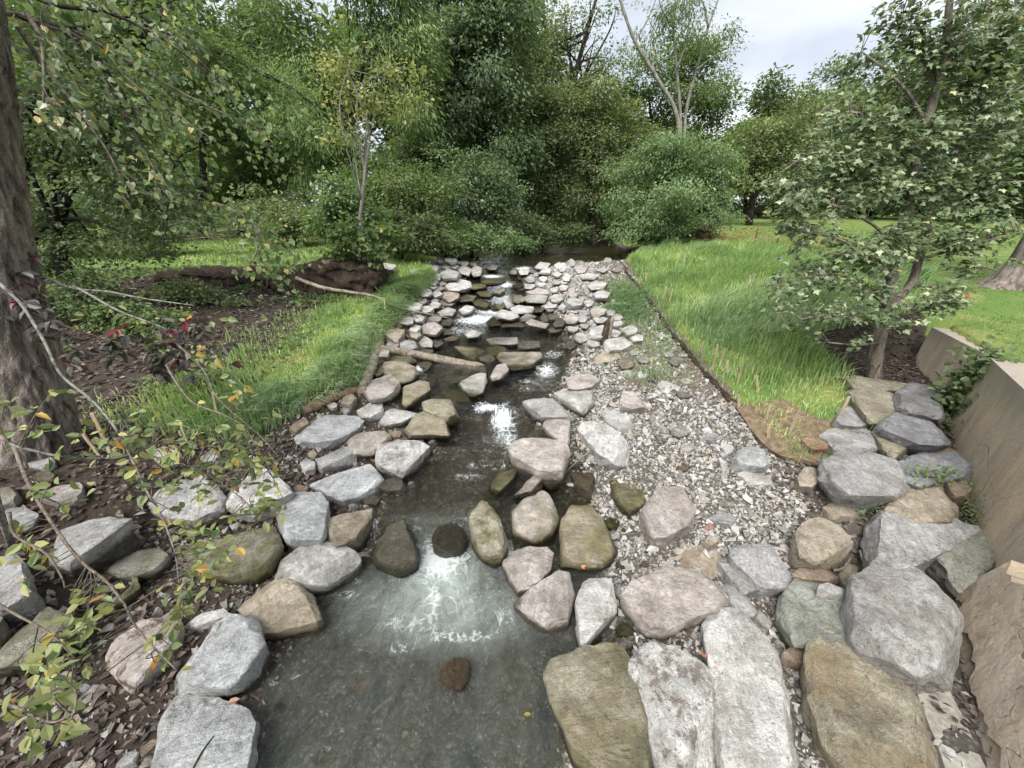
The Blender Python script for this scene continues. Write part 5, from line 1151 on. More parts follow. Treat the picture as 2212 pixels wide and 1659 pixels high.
def make_tree(name, label, cat, base, blobs, clumps, per, spread, size, mat, tpl='rhomb', tr=.2, bark='dark', stem=None, limbs=8, group=None, seed=0, droop=.3, shell=.40, var=.17, up=.9):
    if cat in ('tree', 'bush', 'shrub') and name != 'sapling': clumps = int(clumps*1.55); size = size*(1.05 if tpl != 'lance' else 1.3); tpl = 'rhomb' if tpl == 'oval' and base[1] > 17 else tpl
    base = np.array(base, float); e = empty(name, base, label, cat, group); rg = np.random.default_rng(seed+500)
    V, F_, tone, c = foliage(blobs, clumps, per, spread, size, tpl, seed, droop, shell, up, var)
    part('crown', V, F_, LEAF[mat], e, False, {'tone': tone})
    top = np.array(blobs[0][0], float) if stem is None else np.array(stem[-1], float)
    path = [base - [0, 0, .2], base*.55 + top*.45 + rg.normal(0, .15, 3)*[1, 1, 0]*min(1, tr*5), top] if stem is None else [base - [0, 0, .2]] + list(stem)
    C_ = curve(path, 22); v, f = tube(C_, np.linspace(tr*1.15, tr*.35, 22), 10, True, .05, seed); tk = part('trunk', v, f, BARK[bark], e)
    for k in range(limbs):
        q = c[rg.integers(0, len(c))]; i = int(rg.integers(6, 20)); s = C_[i]; r = tr*(1.15 - .8*i/22)*.5
        mid = (s + q)/2 + rg.normal(0, .08, 3)*np.linalg.norm(q - s) + [0, 0, .06*np.linalg.norm(q-s)]
        v, f = tube(curve([s, mid, q], 12), np.linspace(r, r*.2, 12), 6); part('limb', v, f, BARK[bark], e)
    return e

# ------------------------------------------------------------------ woodland, back to front
rg = np.random.default_rng(77)
kinds = ['dark', 'mid', 'olive', 'dark', 'bluish', 'mid']
BACK = [(-66, 62, 17), (-55, 58, 19), (-46, 64, 21), (-38, 57, 20), (-30, 62, 22), (-22, 56, 21), (-14, 60, 22), (-6, 63, 20), (3, 60, 19), (12, 64, 16), (20, 68, 12.5), (9, 50, 11), (15, 52, 10), (20, 55, 10)]
for i, (x, y, h) in enumerate(BACK):
    z = 2.0; bl = [(np.array([x, y, z + h*.62]), np.array([5.2, 4.5, h*.36])), (np.array([x + rg.normal(0, 2), y - 1, z + h*.32]), np.array([5.5, 4.5, h*.28])), (np.array([x + rg.normal(0, 2), y, z + h*.86]), np.array([3.4, 3, h*.18]))]
    make_tree('forest_tree', 'tall forest tree in the solid wood behind everything, seen through gaps', 'tree', (x, y, z), bl, 330, 11, .8, .85, kinds[i % 6], 'rhomb', .3, 'dark', None, 3, 'trees of the far wood', 900+i)
FARR = [(1612, 300, 45, 85, 62, 'yellow', 'yellowish-green tree at the far field edge next to the willow-like bush'), (1668, 250, 55, 105, 66, 'dark', 'dark tree with a ragged top at the far field edge'), (1735, 290, 80, 120, 58, 'olive', 'broad olive tree across the field, its top in brownish seed'),
        (1800, 250, 70, 120, 70, 'bluish', 'blue-green tree behind the broad olive one across the field'), (1880, 240, 90, 140, 62, 'mid', 'mid-green tree across the field behind the maple'), (1990, 200, 120, 180, 60, 'dark', 'tall dark tree across the field behind the maple stems'), (2120, 180, 140, 200, 52, 'mid', 'tall leafy tree across the lawn at the field end'), (2260, 200, 140, 220, 45, 'dark', 'dark tree over the lawn beside the thick trunk')]
for i, (u, v, ru, rv, y, kd, lb) in enumerate(FARR):
    b = aty(u, 474, y); b[2] = 2.1
    bl = [fb(u, v, ru, rv*.8, y), fb(u - ru*.3, v + rv*.55, ru*.95, rv*.6, y), fb(u + ru*.35, v + rv*.2, ru*.7, rv*.7, y), fb(u, v + rv*1.2, ru, rv*.4, y)]
    make_tree('field_tree', lb, 'tree', b, bl, 420, 18, .6, .52, kd, 'rhomb', .28, 'dark', None, 5, None, 930+i)
hb = [fb(u, 448, 60, 30, 72) for u in range(1480, 2300, 55)]
V, F_, tn, _ = foliage(hb, 900, 12, .7, .6, 'rhomb', 61)
thing('undergrowth', V, F_, LEAF['dark'], 'low dark shrub belt along the far edge of the field', 'undergrowth', attrs={'tone': tn}, smooth=False, kind='stuff')
hb = [fb(u, 440, 75, 62, 40 + (i % 3)*4) for i, u in enumerate(range(-500, 1000, 60))]
V, F_, tn, _ = foliage(hb, 2000, 13, .5, .46, 'rhomb', 62)
thing('undergrowth', V, F_, LEAF['dark'], 'dark forest understorey behind the brush pile', 'undergrowth', attrs={'tone': tn}, smooth=False, kind='stuff')

def MT(label, base, y, bl, clumps, per, spread, size, mat, tpl='rhomb', **k):
    b = hit(*base) if base[1] > 460 else aty(*base, y); b = np.array([b[0]*y/b[1], y, 0]) ; b[2] = float(H(b[0], b[1], False))
    return make_tree(k.pop('name', 'tree'), label, k.pop('cat', 'tree'), b, [fb(*q[:4], q[4] if len(q) > 4 else y, k.get('dr', .8)) for q in bl], clumps, per, spread, size, mat, tpl, **{a: c for a, c in k.items() if a != 'dr'})
MT('large mid-green tree of the left wood behind the leaning dark stems', (300, 500), 30, [(330,120,190,150),(200,260,170,140),(420,300,130,90),(90,60,160,150)], 680, 22, .5, .26, 'mid', seed=1, tr=.3)
MT('deep green tree filling the wood above the leaning dark stems', (140, 500), 21, [(150,160,170,150),(60,330,140,130),(300,60,150,110),(260,420,120,60)], 620, 22, .38, .22, 'dark', seed=31, tr=.25)
MT('light green tree top behind the hanging poplar boughs', (430, 500), 23, [(430,60,120,90),(520,150,90,80),(380,200,110,90),(620,40,80,60)], 520, 22, .34, .20, 'mid', seed=32, tr=.2)
MT('shaded green tree left of the dark blue-green one', (930, 520), 31, [(930,300,80,110),(900,130,70,120),(960,-20,80,80)], 520, 22, .38, .24, 'dark', seed=33, tr=.25)
MT('soft olive tree rising beyond the stream bend', (1130, 500), 40, [(1150,120,80,110),(1120,10,70,70),(1200,230,70,70)], 420, 20, .45, .30, 'olive', seed=34, tr=.25)
MT('shadowed thicket under the left trees', (250, 540), 15.5, [(100,470,140,60),(300,480,110,45),(-60,450,120,90),(420,470,60,35)], 420, 20, .22, .14, 'dark', seed=35, tr=.06, limbs=10, name='shrub', cat='shrub')
MT('dense green tree between the left wood and the yellow-green tree', (520, 500), 27, [(510,250,110,130),(540,390,110,80),(470,420,110,60),(600,320,70,100)], 700, 22, .42, .20, 'mid', seed=2, tr=.25)
MT('feathery dark conifer rising above the left wood', (560, 480), 36, [(560,50,60,90),(520,110,55,70),(600,130,40,60)], 260, 26, .5, .30, 'bluish', 'lance', seed=3, tr=.22, droop=1.2)
MT('tall yellow-green tree with drooping sprays', (735, 500), 24, [(780,110,150,120),(690,220,110,110),(860,50,100,80),(720,330,110,70),(900,200,60,70),(800,-60,150,80)], 900, 26, .36, .20, 'yellow', 'lance', seed=4, tr=.22, droop=1.1, limbs=12)
MT('tall dark blue-green tree with hanging foliage behind the yellow-green one', (1010, 520), 29, [(1045,100,125,140),(1000,260,100,120),(1060,-60,120,90),(960,170,60,110),(1080,300,80,110)], 1000, 24, .40, .24, 'bluish', 'oval', seed=5, tr=.35, droop=.9, limbs=14)
MT('olive tree crowding the far bend of the stream', (1180, 515), 33, [(1180,330,90,110),(1135,240,80,90),(1215,420,80,80),(1130,420,80,80)], 800, 22, .42, .21, 'olive', 'oval', seed=6, tr=.25)
MT('olive bushy tree overhanging the stream beside the willow-like bush', (1290, 505), 31, [(1260,250,80,80),(1300,340,80,90),(1280,430,60,50),(1350,300,60,60)], 620, 22, .38, .20, 'olive', 'oval', seed=7, tr=.22)
MT('open-crowned tree with dark bare branches against the sky', (1235, 500), 37, [(1225,60,75,60),(1175,110,55,70),(1290,120,60,60),(1250,190,80,50),(1280,20,60,40)], 180, 16, .42, .22, 'olive', seed=8, tr=.28, limbs=26, stem=[aty(1235,300,37), aty(1240,180,37), aty(1262,90,37), aty(1290,-10,37)])
MT('leafy green tree behind the three pale stems', (1430, 500), 41, [(1400,190,85,70),(1500,150,75,90),(1360,270,70,60),(1540,230,50,90),(1440,260,80,60)], 620, 22, .48, .26, 'mid', seed=9, tr=.25)
y7 = 33.
b7 = aty(1468, 480, y7); b7[2] = 1.7
e7 = empty('bare_tree', b7, 'half-bare tree with three long pale stems reaching into the sky', 'tree')
for k, (P_, r0, r1) in enumerate([([(1468,480),(1466,270),(1420,170),(1372,90),(1340,0),(1325,-60)], .15, .07), ([(1470,480),(1470,265),(1462,150),(1455,60),(1462,-30)], .12, .05), ([(1474,480),(1480,262),(1505,150),(1530,60),(1562,-30)], .13, .045)]):
    C_ = curve([aty(u, v, y7 + .3*k) for u, v in P_], 40); C_[0][2] = 1.5; v, f = rough_tube(C_, np.linspace(r0, r1, 40), 10, .15, 3, 2); part('stem', v, f, BARK['pale'], e7)
for k, P_ in enumerate([[(1372,90),(1400,40),(1420,-10)],[(1462,150),(1485,80),(1490,0)],[(1455,60),(1430,20),(1420,-20)],[(1530,60),(1520,10),(1500,-20)],[(1505,150),(1545,120),(1575,112)],[(1420,170),(1405,120),(1410,60)]]):
    C_ = curve([aty(u, v, y7) for u, v in P_], 14); v, f = tube(C_, np.linspace(.07, .025, 14), 6); part('limb', v, f, BARK['pale'], e7)
V, F_, tn, _ = foliage([fb(1430,50,60,60,y7), fb(1525,90,45,60,y7), fb(1470,10,80,40,y7), fb(1570,70,20,40,y7), fb(1545,170,30,40,y7)], 150, 22, .32, .24, 'lance', 71, 1.0)
part('crown', V, F_, LEAF['mid'], e7, False, {'tone': tn})
MT('tree in the field with a slanting trunk and long dark limb', (1617, 492), 41, [(1690,330,95,70),(1640,380,70,60),(1740,260,60,60),(1620,310,50,50)], 420, 18, .5, .28, 'olive', seed=10, tr=.32, bark='dark', stem=[aty(1622,450,41), aty(1640,400,41), aty(1690,330,41)], limbs=10)
MT('bright green willow-like bush leaning over the far pool', (1420, 540), 23.5, [(1455,405,135,100),(1385,445,90,75),(1535,440,80,85),(1470,330,85,50),(1560,370,50,55),(1410,500,100,35),(1520,490,60,40)], 1250, 24, .20, .135, 'bright', 'rhomb', seed=11, tr=.16, droop=.9, limbs=14, name='bush', cat='bush')
MT('russet shrub at the foot of the willow-like bush', (1515, 530), 22.6, [(1512,508,26,22),(1530,500,16,18)], 90, 18, .12, .09, 'russet', seed=12, tr=.03, limbs=4, name='shrub', cat='shrub')
MT('tangled dark green shrub on the left bank below the tall trees', (900, 560), 18.5, [(890,400,95,80),(840,460,95,70),(930,480,80,60),(800,400,60,70)], 620, 22, .24, .13, 'mid', 'oval', seed=13, tr=.1, limbs=10, name='shrub', cat='shrub')
MT('blue-green shrub hanging over the far pool edge', (1020, 555), 21.5, [(1010,400,80,90),(1060,440,60,70),(1000,480,90,60),(1085,380,40,60)], 560, 22, .26, .15, 'bluish', 'oval', seed=14, tr=.1, limbs=8, name='shrub', cat='shrub')
MT('bright leafy shrub trailing down to the far water', (1000, 560), 19.5, [(960,510,80,40),(1060,515,70,40),(1110,525,35,30),(900,520,60,35)], 420, 22, .18, .13, 'bright', 'oval', seed=15, tr=.06, limbs=6, name='shrub', cat='shrub')
MT('dark shrub in shade at the stream bend', (1170, 545), 25.5, [(1170,515,70,35),(1235,505,35,25),(1120,490,50,45)], 360, 20, .22, .15, 'dark', 'oval', seed=16, tr=.06, limbs=5, name='shrub', cat='shrub')
MT('dark trees closing the gap above the stream bend', (1330, 500), 38, [(1330,450,110,50),(1240,440,60,40),(1400,380,80,80)], 420, 20, .4, .24, 'dark', seed=17, tr=.2, limbs=5, name='tree', cat='tree')
MT('fresh light green shrub at the foot of the slender sapling', (745, 540), 15, [(745,430,50,55),(720,485,45,35),(790,470,40,40)], 230, 20, .15, .12, 'bright', 'oval', seed=18, tr=.04, limbs=6, name='shrub', cat='shrub')
MT('heart-leaved vine heaped over the undercut bank', (780, 610), 11.7, [(780,520,55,40),(790,580,32,42),(830,520,40,30),(740,545,30,22)], 150, 14, .14, .13, 'mid', 'heart', seed=19, tr=.02, limbs=5, name='vine', cat='vine')
MT('yellow-leaved shrub beside the pale rocks of the far left shore', (870, 560), 16.3, [(865,500,60,45),(920,520,45,28),(830,510,40,40)], 260, 18, .16, .13, 'olive', 'oval', seed=20, tr=.04, limbs=5, name='shrub', cat='shrub')
MT('low scrub between the brush pile and the shrubs', (640, 530), 19, [(620,470,90,40),(540,450,70,40),(690,490,50,30)], 320, 18, .2, .15, 'olive', seed=21, tr=.05, limbs=6, name='shrub', cat='shrub')
MT('weedy olive shrub in front of the undercut bank', (430, 660), 9.6, [(430,640,60,28),(500,655,45,22),(370,630,50,26)], 130, 16, .10, .075, 'olive', 'oval', seed=41, tr=.012, limbs=10, name='shrub', cat='shrub')
MT('low leafy shrub between the big trunk and the grass strip', (300, 720), 7.6, [(300,690,70,34),(230,670,60,36),(360,720,50,26)], 150, 16, .09, .07, 'mid', 'oval', seed=42, tr=.012, limbs=10, name='shrub', cat='shrub')
MT('leafy weeds crowding the foot of the leaning dark stems', (120, 690), 7.8, [(110,640,90,40),(200,620,60,34)], 150, 16, .10, .075, 'dark', 'oval', seed=43, tr=.012, limbs=8, name='shrub', cat='shrub')
MT('scrambling olive weeds on the litter slope above the boulders', (430, 850), 5.6, [(420,820,80,34),(500,850,60,28),(340,850,60,34)], 150, 14, .07, .055, 'olive', 'oval', seed=44, tr=.008, limbs=10, name='shrub', cat='shrub')
MT('small green weeds under the hanging yellow leaves', (330, 960), 4.6, [(330,940,80,34),(430,960,70,30),(520,960,50,28)], 150, 14, .06, .05, 'mid', 'oval', seed=45, tr=.008, limbs=10, name='shrub', cat='shrub')
# slender sapling
ys = 14.
bs = hit(772, 548); bs = np.array([aty(772, 545, ys)[0], ys, float(H(aty(772, 545, ys)[0], ys, False))])
MT('slender grey sapling with sparse yellowing leaves', (772, 560), ys, [(770,210,75,90),(880,215,75,40),(720,140,50,60),(850,150,60,50),(760,300,60,50)], 150, 13, .18, .12, 'gold', 'oval', seed=22, tr=.06, bark='pale', stem=[aty(778,480,ys), aty(788,380,ys), aty(797,285,ys), aty(770,200,ys), aty(725,100,ys)], limbs=12, name='sapling')
# leaning dark-stemmed tree on the left
yl = 9.0
el = MT('leaning dark-stemmed tree with deep green leaves beside the big trunk', (130, 600), yl, [(120,330,160,110),(300,400,150,100),(60,470,120,90),(230,210,170,100),(390,440,60,50),(150,80,190,90),(420,120,130,80),(250,520,140,40),(70,560,120,40),(330,545,70,40)], 560, 22, .17, .085, 'dark', 'oval', seed=23, tr=.14, bark='dark', stem=[aty(125,520,yl), aty(150,410,yl), aty(215,335,yl), aty(240,250,yl)], limbs=14)
for P_, r0, r1 in [([(20,620),(35,430),(50,300),(75,210),(130,180),(150,120)], .17, .09), ([(130,180),(180,180),(240,165)], .07, .03), ([(215,335),(230,300),(260,285)], .07, .03), ([(75,210),(40,190),(-20,180)], .09, .05), ([(345,20),(433,87),(533,143),(617,183),(683,230)], .06, .02)]:
    C_ = curve([aty(u, v, yl + .4) for u, v in P_], 24); v, f = rough_tube(C_, np.linspace(r0, r1, 24), 9, .18, 4, 4); part('stem', v, f, BARK['dark'], el)
V, F_, tn, _ = foliage([fb(440,100,60,30,yl+.4), fb(540,150,70,30,yl+.4), fb(620,190,60,30,yl+.4), fb(670,225,35,25,yl+.4)], 150, 22, .13, .07, 'lance', 91)
part('spray', V, F_, LEAF['yellow'], el, False, {'tone': tn})

# ------------------------------------------------------------------ grass
def blades(xy, hgt, wid, seed, bend=.45, zo=0.):
    rg = np.random.default_rng(seed); n = len(xy); z = H(xy[:, 0], xy[:, 1]) + zo
    a = rg.uniform(0, 2*math.pi, n); b = np.abs(rg.normal(bend, .25, n)); fx, fy = np.cos(a), np.sin(a); sx, sy = -fy, fx
    B = np.column_stack([xy, z - .01]); Vs = []
    for t, wf, l, dz in [(0, 1, 0, 0), (.55, .85, .22, .55)]:
        for s in (-1, 1):
            Vs.append(B + np.column_stack([fx*hgt*b*l + s*sx*wid*wf, fy*hgt*b*l + s*sy*wid*wf, hgt*dz]))
    Vs.append(B + np.column_stack([fx*hgt*b, fy*hgt*b, hgt*(1 - .35*b)]))
    V = np.stack(Vs, 1).reshape(-1, 3); Ft = np.array([(0, 1, 3), (0, 3, 2), (2, 3, 4)])
    F_ = (Ft[None] + (np.arange(n)*5)[:, None, None]).reshape(-1, 3); return V, F_
def grass(label, xy, h0, h1, w0, mat, seed, bend=.45, nf=1.1):
    rg = np.random.default_rng(seed); n = len(xy); d = np.hypot(xy[:, 0], xy[:, 1])
    hn = sstep(-.35, .4, fbm(xy[:, 0]*nf, xy[:, 1]*nf, 3)); hgt = (h0 + (h1-h0)*hn)*rg.uniform(.35, 1.3, n)
    V, F_ = blades(xy, hgt, w0*(1 + .10*np.maximum(d - 5, 0))*rg.uniform(.7, 1.3, n), seed, bend)
    tone = np.clip(.45 + .5*fbm(xy[:, 0]*.8 + 40, xy[:, 1]*.8, 3) + rg.normal(0, .22, n) - .15*(hn - .5), 0, 1)
    thing('grass', V, F_, LEAF[mat], label, 'grass', attrs={'tone': np.repeat(tone, 5)}, smooth=False, kind='stuff')
def rg_w(x, y):
    xg = np.interp(y, YG, XG); xw = np.interp(y, YWL, XWL); e = x - xg
    w_ = sstep(-.05, .12, e)*sstep(4.05, 4.5, y - .95*np.maximum(0, x - 4.5))
    w_ = w_*(1 - ((x > 5.9 + .5*vnoise(x*2, y*2)) & (x < xw + .2) & (y < 7.4)))*(1 - ((x > xw) & (y < 8)))
    mat_ = np.exp(-(((x - 4.3)/.45)**2 + ((y - 4.75)/.35)**2)); w_ = w_*(1 - .85*mat_)
    return w_*(.5 + .7*sstep(-.3, .25, fbm(x*.9, y*.9, 3)))*sstep(23, 19, y)*np.clip(9/np.maximum(y, 1), .35, 1)
grass('tall fresh green grass covering the slope beside the path', region(42000, 3.5, 13, 4, 22, rg_w, 201), .14, .46, .0062, 'grass', 301, .38)
def rb_w(x, y): return rg_w(x, y)*sstep(.05, .35, vnoise(x*.6 + 9, y*.5))*sstep(5.5, 9, y)
grass('bluish seeded grass in patches of the far slope', region(9000, 3.6, 10, 5, 22, rb_w, 202),   .30, .55, .009, 'bgrass', 302, .35)
def lg_w(x, y):
    xb = np.interp(y, YB, XBL); e = xb - x
    w_ = sstep(-.10, .08, e)*sstep(4.2, 5.0, y)*np.where(e < .9, 1., .30*sstep(3.0, 1.2, e))*sstep(15.5, 14, y)
    return w_*(.35 + .8*sstep(-.2, .2, fbm(x*1.2, y*1.2, 3)))*(1 - sstep(11.8, 12.4, y)*(x < -4.5))
grass('lush arching grass along the top of the log-lined bank', region(24000, -7, -2.2, 4, 15.5, lg_w, 203), .10, .40, .006, 'grass', 303, .5)
def le_w(x, y):
    xb = np.interp(y, YB, XBL); return sstep(-.12, .0, xb - x)*sstep(.7, .35, xb - x)*sstep(4.6, 5.3, y)*sstep(15, 14, y)
grass('long blue-green blades overhanging the left bank edge', region(9000, -4.2, -2.2, 4.4, 15, le_w, 204), .26, .46, .006, 'bgrass', 304, .9)
def pa_w(x, y):
    u, v, _ = proj(np.stack([x, y, H(x, y, False)], -1)); return np.exp(-(((u-1352)/42)**2 + ((v-668)/40)**2)*1.3) + .25*np.exp(-(((u-1420)/60)**2 + ((v-760)/60)**2))
grass('clump of weeds and grass growing on the gravel bar', region(5200, 1.5, 5, 6, 15, pa_w, 205), .10, .26, .009, 'bgrass', 305, .7)
def lw_w(x, y):
    xw = np.interp(y, YWL, XWL); return ((x > xw + .45) & (y < 7.2) | (x > xw + .9) & (y >= 7.2) & (y < 12) & (x > 7.5))*1.*np.clip(7/np.maximum(y, 1), .3, 1)
grass('short mown lawn behind the concrete wall', region(16000, 5, 15, 3.2, 12, lw_w, 206), .035, .06, .005, 'lawn', 306, .5)
def ll_w(x, y): return ((y > 13.6) & (x < -4.9))*sstep(26, 18, y)*1.
grass('rough short grass on the upper left terrace', region(9000, -20, -4.5, 13.4, 26, ll_w, 207), .06, .18, .011, 'grass', 307, .5)
def fw_w(x, y): return ((x > np.interp(y, YG, XG) + 3.5))*sstep(16, 19, y)*sstep(42, 30, y)
grass('mown grass of the open field beyond the orange fence', region(9000, 8, 40, 16, 42, fw_w, 208), .04, .08, .016, 'lawn', 308, .5)
# leaf litter and low weeds
def li_w(x, y):
    xb = np.interp(y, YB, XBL); xl = np.interp(y, YW, XL)
    return sstep(.1, .5, xl - x)*np.where(y < 4.8, 1., sstep(.8, 2.2, xb - x))*sstep(14, 12, y)*np.clip(5/np.maximum(np.hypot(x, y), 1), .3, 1)
def litter(label, xy, s0, mat, seed, zo=.015, tpl='rhomb', updev=.35):
    rg = np.random.default_rng(seed); n = len(xy); d = np.hypot(xy[:, 0], xy[:, 1])
    p = np.column_stack([xy, H(xy[:, 0], xy[:, 1]) + zo + rg.uniform(0, .03, n)]); a = rg.uniform(0, 6.28, n)
    V, F_, k = leaf_arrays(tpl, p, np.column_stack([np.cos(a), np.sin(a), rg.normal(0, .25, n)]), np.array([0, 0, 1.]) + rg.normal(0, updev, (n, 3)), s0*rg.uniform(.55, 1.3, n)*(1 + .04*np.maximum(d - 5, 0)))
    thing('leaf_litter' if mat == 'brown' else 'ground_cover', V, F_, LEAF[mat], label, 'leaf litter' if mat == 'brown' else 'ground cover', attrs={'tone': np.repeat(np.clip(rg.beta(1.6, 2.6, n), 0, 1), k)}, smooth=False, kind='stuff')
litter('brown fallen leaves carpeting the left bank', region(20000, -16, -1.9, .6, 13, li_w, 210), .085, 'brown', 310)
def lr_w(x, y):
    xw = np.interp(y, YWL, XWL); return (((x > 3.3) & (x < xw + .1) & (y < 4.2)) | ((x > 5.7) & (x < xw + .1) & (y < 8)))*1.
litter('brown fallen leaves caught between the boulders by the wall', region(3200, 3, 8.4, 1.2, 8, lr_w, 211), .07, 'brown', 311)
def gc_w(x, y):
    return li_w(x, y)*sstep(4.5, 6, y)*sstep(-.05, .3, fbm(x*.8 + 5, y*.8, 3)) + sstep(.0, .8, 13.6-y)*sstep(11.4, 12.4, y)*(x < -4.6)*.6
litter('low green weeds scattered over the left bank', region(11000, -15, -2.4, 4, 14, gc_w, 212), .085, 'mid', 312, .05, 'rhomb', .6)
def ivy(label, pts, n, sz, mat, seed, off, tpl='oval', name='weed', cat='weed', jit=.04):
    rg = np.random.default_rng(seed); P_ = np.array(pts); i = rg.integers(0, len(P_), n); p = P_[i] + rg.normal(0, 1, (n, 3))*off; a = rg.uniform(0, 6.28, n)
    V, F_, k = leaf_arrays(tpl, p, np.column_stack([np.cos(a), np.sin(a) - .4, rg.normal(-.2, .4, n)]), np.array([-.3, -.4, 1.]) + rg.normal(0, .4, (n, 3)), sz*rg.uniform(.6, 1.3, n))
    e = empty(name, P_.mean(0) - [0, 0, off[2]], label, cat); part('leaves', V, F_, LEAF[mat], e, False, {'tone': np.repeat(np.clip(rg.normal(.5, .2, n), 0, 1), k)})['kind'] = 'stuff'
    for k in range(6):
        q = P_[rg.integers(0, len(P_))]; s = P_[rg.integers(0, len(P_))] - [0, 0, off[2]]; v, f = tube(curve([s, (s+q)/2 + [0, 0, .03], q], 8), np.linspace(.006, .003, 8), 5); part('stem', v, f, BARK['twig'], e)
    return e
ivy('bushy green weed clump behind the big rounded grey boulder foot', [hit(u, v, .10) for u, v in [(1850,1085),(1880,1078),(1910,1082),(1930,1095),(1895,1095)]], 420, .05, 'bright', 401, np.array([.09, .07, .06]), 'lance')
ivy('leafy weeds at the foot of the wall beside the round brown boulder', [hit(u, v, .15) for u, v in [(2085,1070),(2100,1095),(2110,1120),(2095,1050),(2120,1140)]], 420, .05, 'mid', 402, np.array([.07, .10, .10]), 'lance')
ivy('small weed in front of the dark slate boulder', [hit(u, v, .25) for u, v in [(1990,1030),(2020,1025),(2045,1030)]], 160, .05, 'mid', 403, np.array([.12, .06, .07]))
wj = np.array([6.56, 5.02, 0])
vp = [wj + np.array([-.08 + .25*t, -.05 + .05*t, 1.72 - 1.35*s]) + np.array([-.30*s*0 - .1*s, .30*s*t, 0]) for s in np.linspace(0, 1, 9) for t in np.linspace(-.3, 1, 5)]
ivy('dark green vine creeping down the joint of the concrete wall', vp, 950, .085, 'dark', 404, np.array([.10, .14, .10]), 'heart', 'vine', 'vine')
# ------------------------------------------------------------------ foreground plants with leaves of their own
def leaf_proto(tpl, mat, bend, seed):
    V, F_ = TEMPL[tpl]; V = V.copy(); V[:, 2] += bend*(V[:, 0]**2) ; rg = np.random.default_rng(seed); V[:, 1] *= rg.uniform(.85, 1.1)
    return mesh_np('leaf', V, [tuple(dict.fromkeys(f)) for f in F_], mat, False)
def leaf_set(tpl, mat): return [leaf_proto(tpl, LEAFO[mat], b, i) for i, b in enumerate((-.35, -.1, .12, -.55))]
LM = {k: leaf_set(*v) for k, v in {'green': ('oval', 'green'), 'yellow': ('oval', 'yellow'), 'creeper_red': ('oval', 'red'), 'creeper_dark': ('oval', 'purple'), 'poplar': ('heart', 'poplar'), 'maple': ('maple', 'maple'), 'brown': ('oval', 'brown'), 'orange': ('maple', 'orange'), 'heartg': ('heart', 'green'), 'heartd': ('heart', 'poplar')}.items()}
from mathutils import Matrix
def put_leaf(e, kind, p, d, n, s, rg, name='leaf'):
    d = Vector(d).normalized(); n = Vector(n); y = n.cross(d)
    if y.length < 1e-4: y = Vector((1, 0, 0)).cross(d)
    y.normalize(); z = d.cross(y); mt = Matrix((d, y, z)).transposed()
    o = bpy.data.objects.new(name, LM[kind][int(rg.integers(0, 4))]); org = parent_origin(e) if e is not None else Vector((0, 0, 0))
    o.location = Vector(p) - org; o.rotation_euler = mt.to_euler(); o.scale = (s, s, s)
    return link(o, e)
BR = []
def near_branch(q, br):
    return min(br, key=lambda b: np.min(np.sum((b[1] - q)**2, 1)))[0]
def plant(name, label, cat, base, stems, rgseed):
    e = empty(name, base, label, cat); S = []
    for P_, r0, r1, mat in stems:
        C_ = curve(P_, max(14, 5*len(P_))); v, f = tube(C_, np.linspace(r0, r1, len(C_)), 7, True, .08); BR.append((part('branch', v, f, BARK[mat], e), C_)); S.append(C_)
    return e, np.concatenate(S), S
# shrub leaning in from the left bank
D1 = 2.7
S1 = [([pt(-60,560,3.0), pt(0,613,2.9), pt(50,663,2.9), pt(97,740,2.85), pt(133,810,2.8), pt(200,866,2.8), pt(250,926,2.75), pt(287,996,2.7), pt(320,1066,2.7), pt(345,1106,2.65), pt(377,1189,2.6), pt(387,1256,2.6), pt(397,1313,2.6), pt(383,1366,2.55)], .012, .004, 'lichen'),
      ([pt(-40,930,2.4), pt(0,943,2.4), pt(33,963,2.4), pt(83,976,2.45), pt(133,986,2.5), pt(193,990,2.6), pt(267,986,2.7), pt(330,960,2.8)], .012, .004, 'lichen'),
      ([pt(30,963,2.4), pt(50,1016,2.35), pt(73,1066,2.3), pt(110,1126,2.25), pt(150,1183,2.2), pt(187,1223,2.2), pt(227,1253,2.15), pt(267,1303,2.1), pt(293,1353,2.1), pt(333,1399,2.05), pt(383,1449,2.0)], .011, .004, 'twig'),
      ([pt(90,600,4.2), pt(160,623,4.1), pt(233,630,4.0), pt(300,643,4.0), pt(367,653,4.0), pt(420,660,4.0)], .014, .005, 'lichen'),
      ([pt(160,618,4.1), pt(200,640,4.0), pt(240,663,3.95), pt(277,680,3.9), pt(333,700,3.85), pt(393,726,3.8), pt(470,770,3.7), pt(540,850,3.6)], .014, .004, 'lichen'),
      ([pt(360,790,3.5), pt(377,820,3.4), pt(417,870,3.35), pt(483,896,3.3), pt(533,930,3.3), pt(583,1020,3.2), pt(610,1075,3.15)], .010, .003, 'twig'),
      ([pt(380,740,3.7), pt(440,800,3.6), pt(470,860,3.5), pt(560,940,3.4), pt(600,985,3.3)], .010, .003, 'twig'),
      ([pt(20,1106,1.9), pt(33,1156,1.9), pt(100,1196,1.9), pt(133,1246,1.9), pt(140,1270,1.9)], .007, .003, 'twig'),
      ([pt(250,926,2.75), pt(330,985,2.8), pt(420,1010,2.85), pt(500,1060,2.9), pt(560,1110,2.85)], .007, .003, 'twig'),
      ([pt(-30,1290,1.7), pt(40,1330,1.7), pt(110,1370,1.7), pt(160,1420,1.7)], .006, .003, 'twig'),
      ([pt(-30,1500,1.5), pt(40,1530,1.5), pt(110,1560,1.5), pt(160,1540,1.5)], .006, .003, 'twig')]
e1, SP, SL = plant('leaning_shrub', 'sparse shrub with lichened twigs and green to yellow leaves over the bank', 'shrub', hit(20, 1180), S1, 1)
B1 = list(BR)
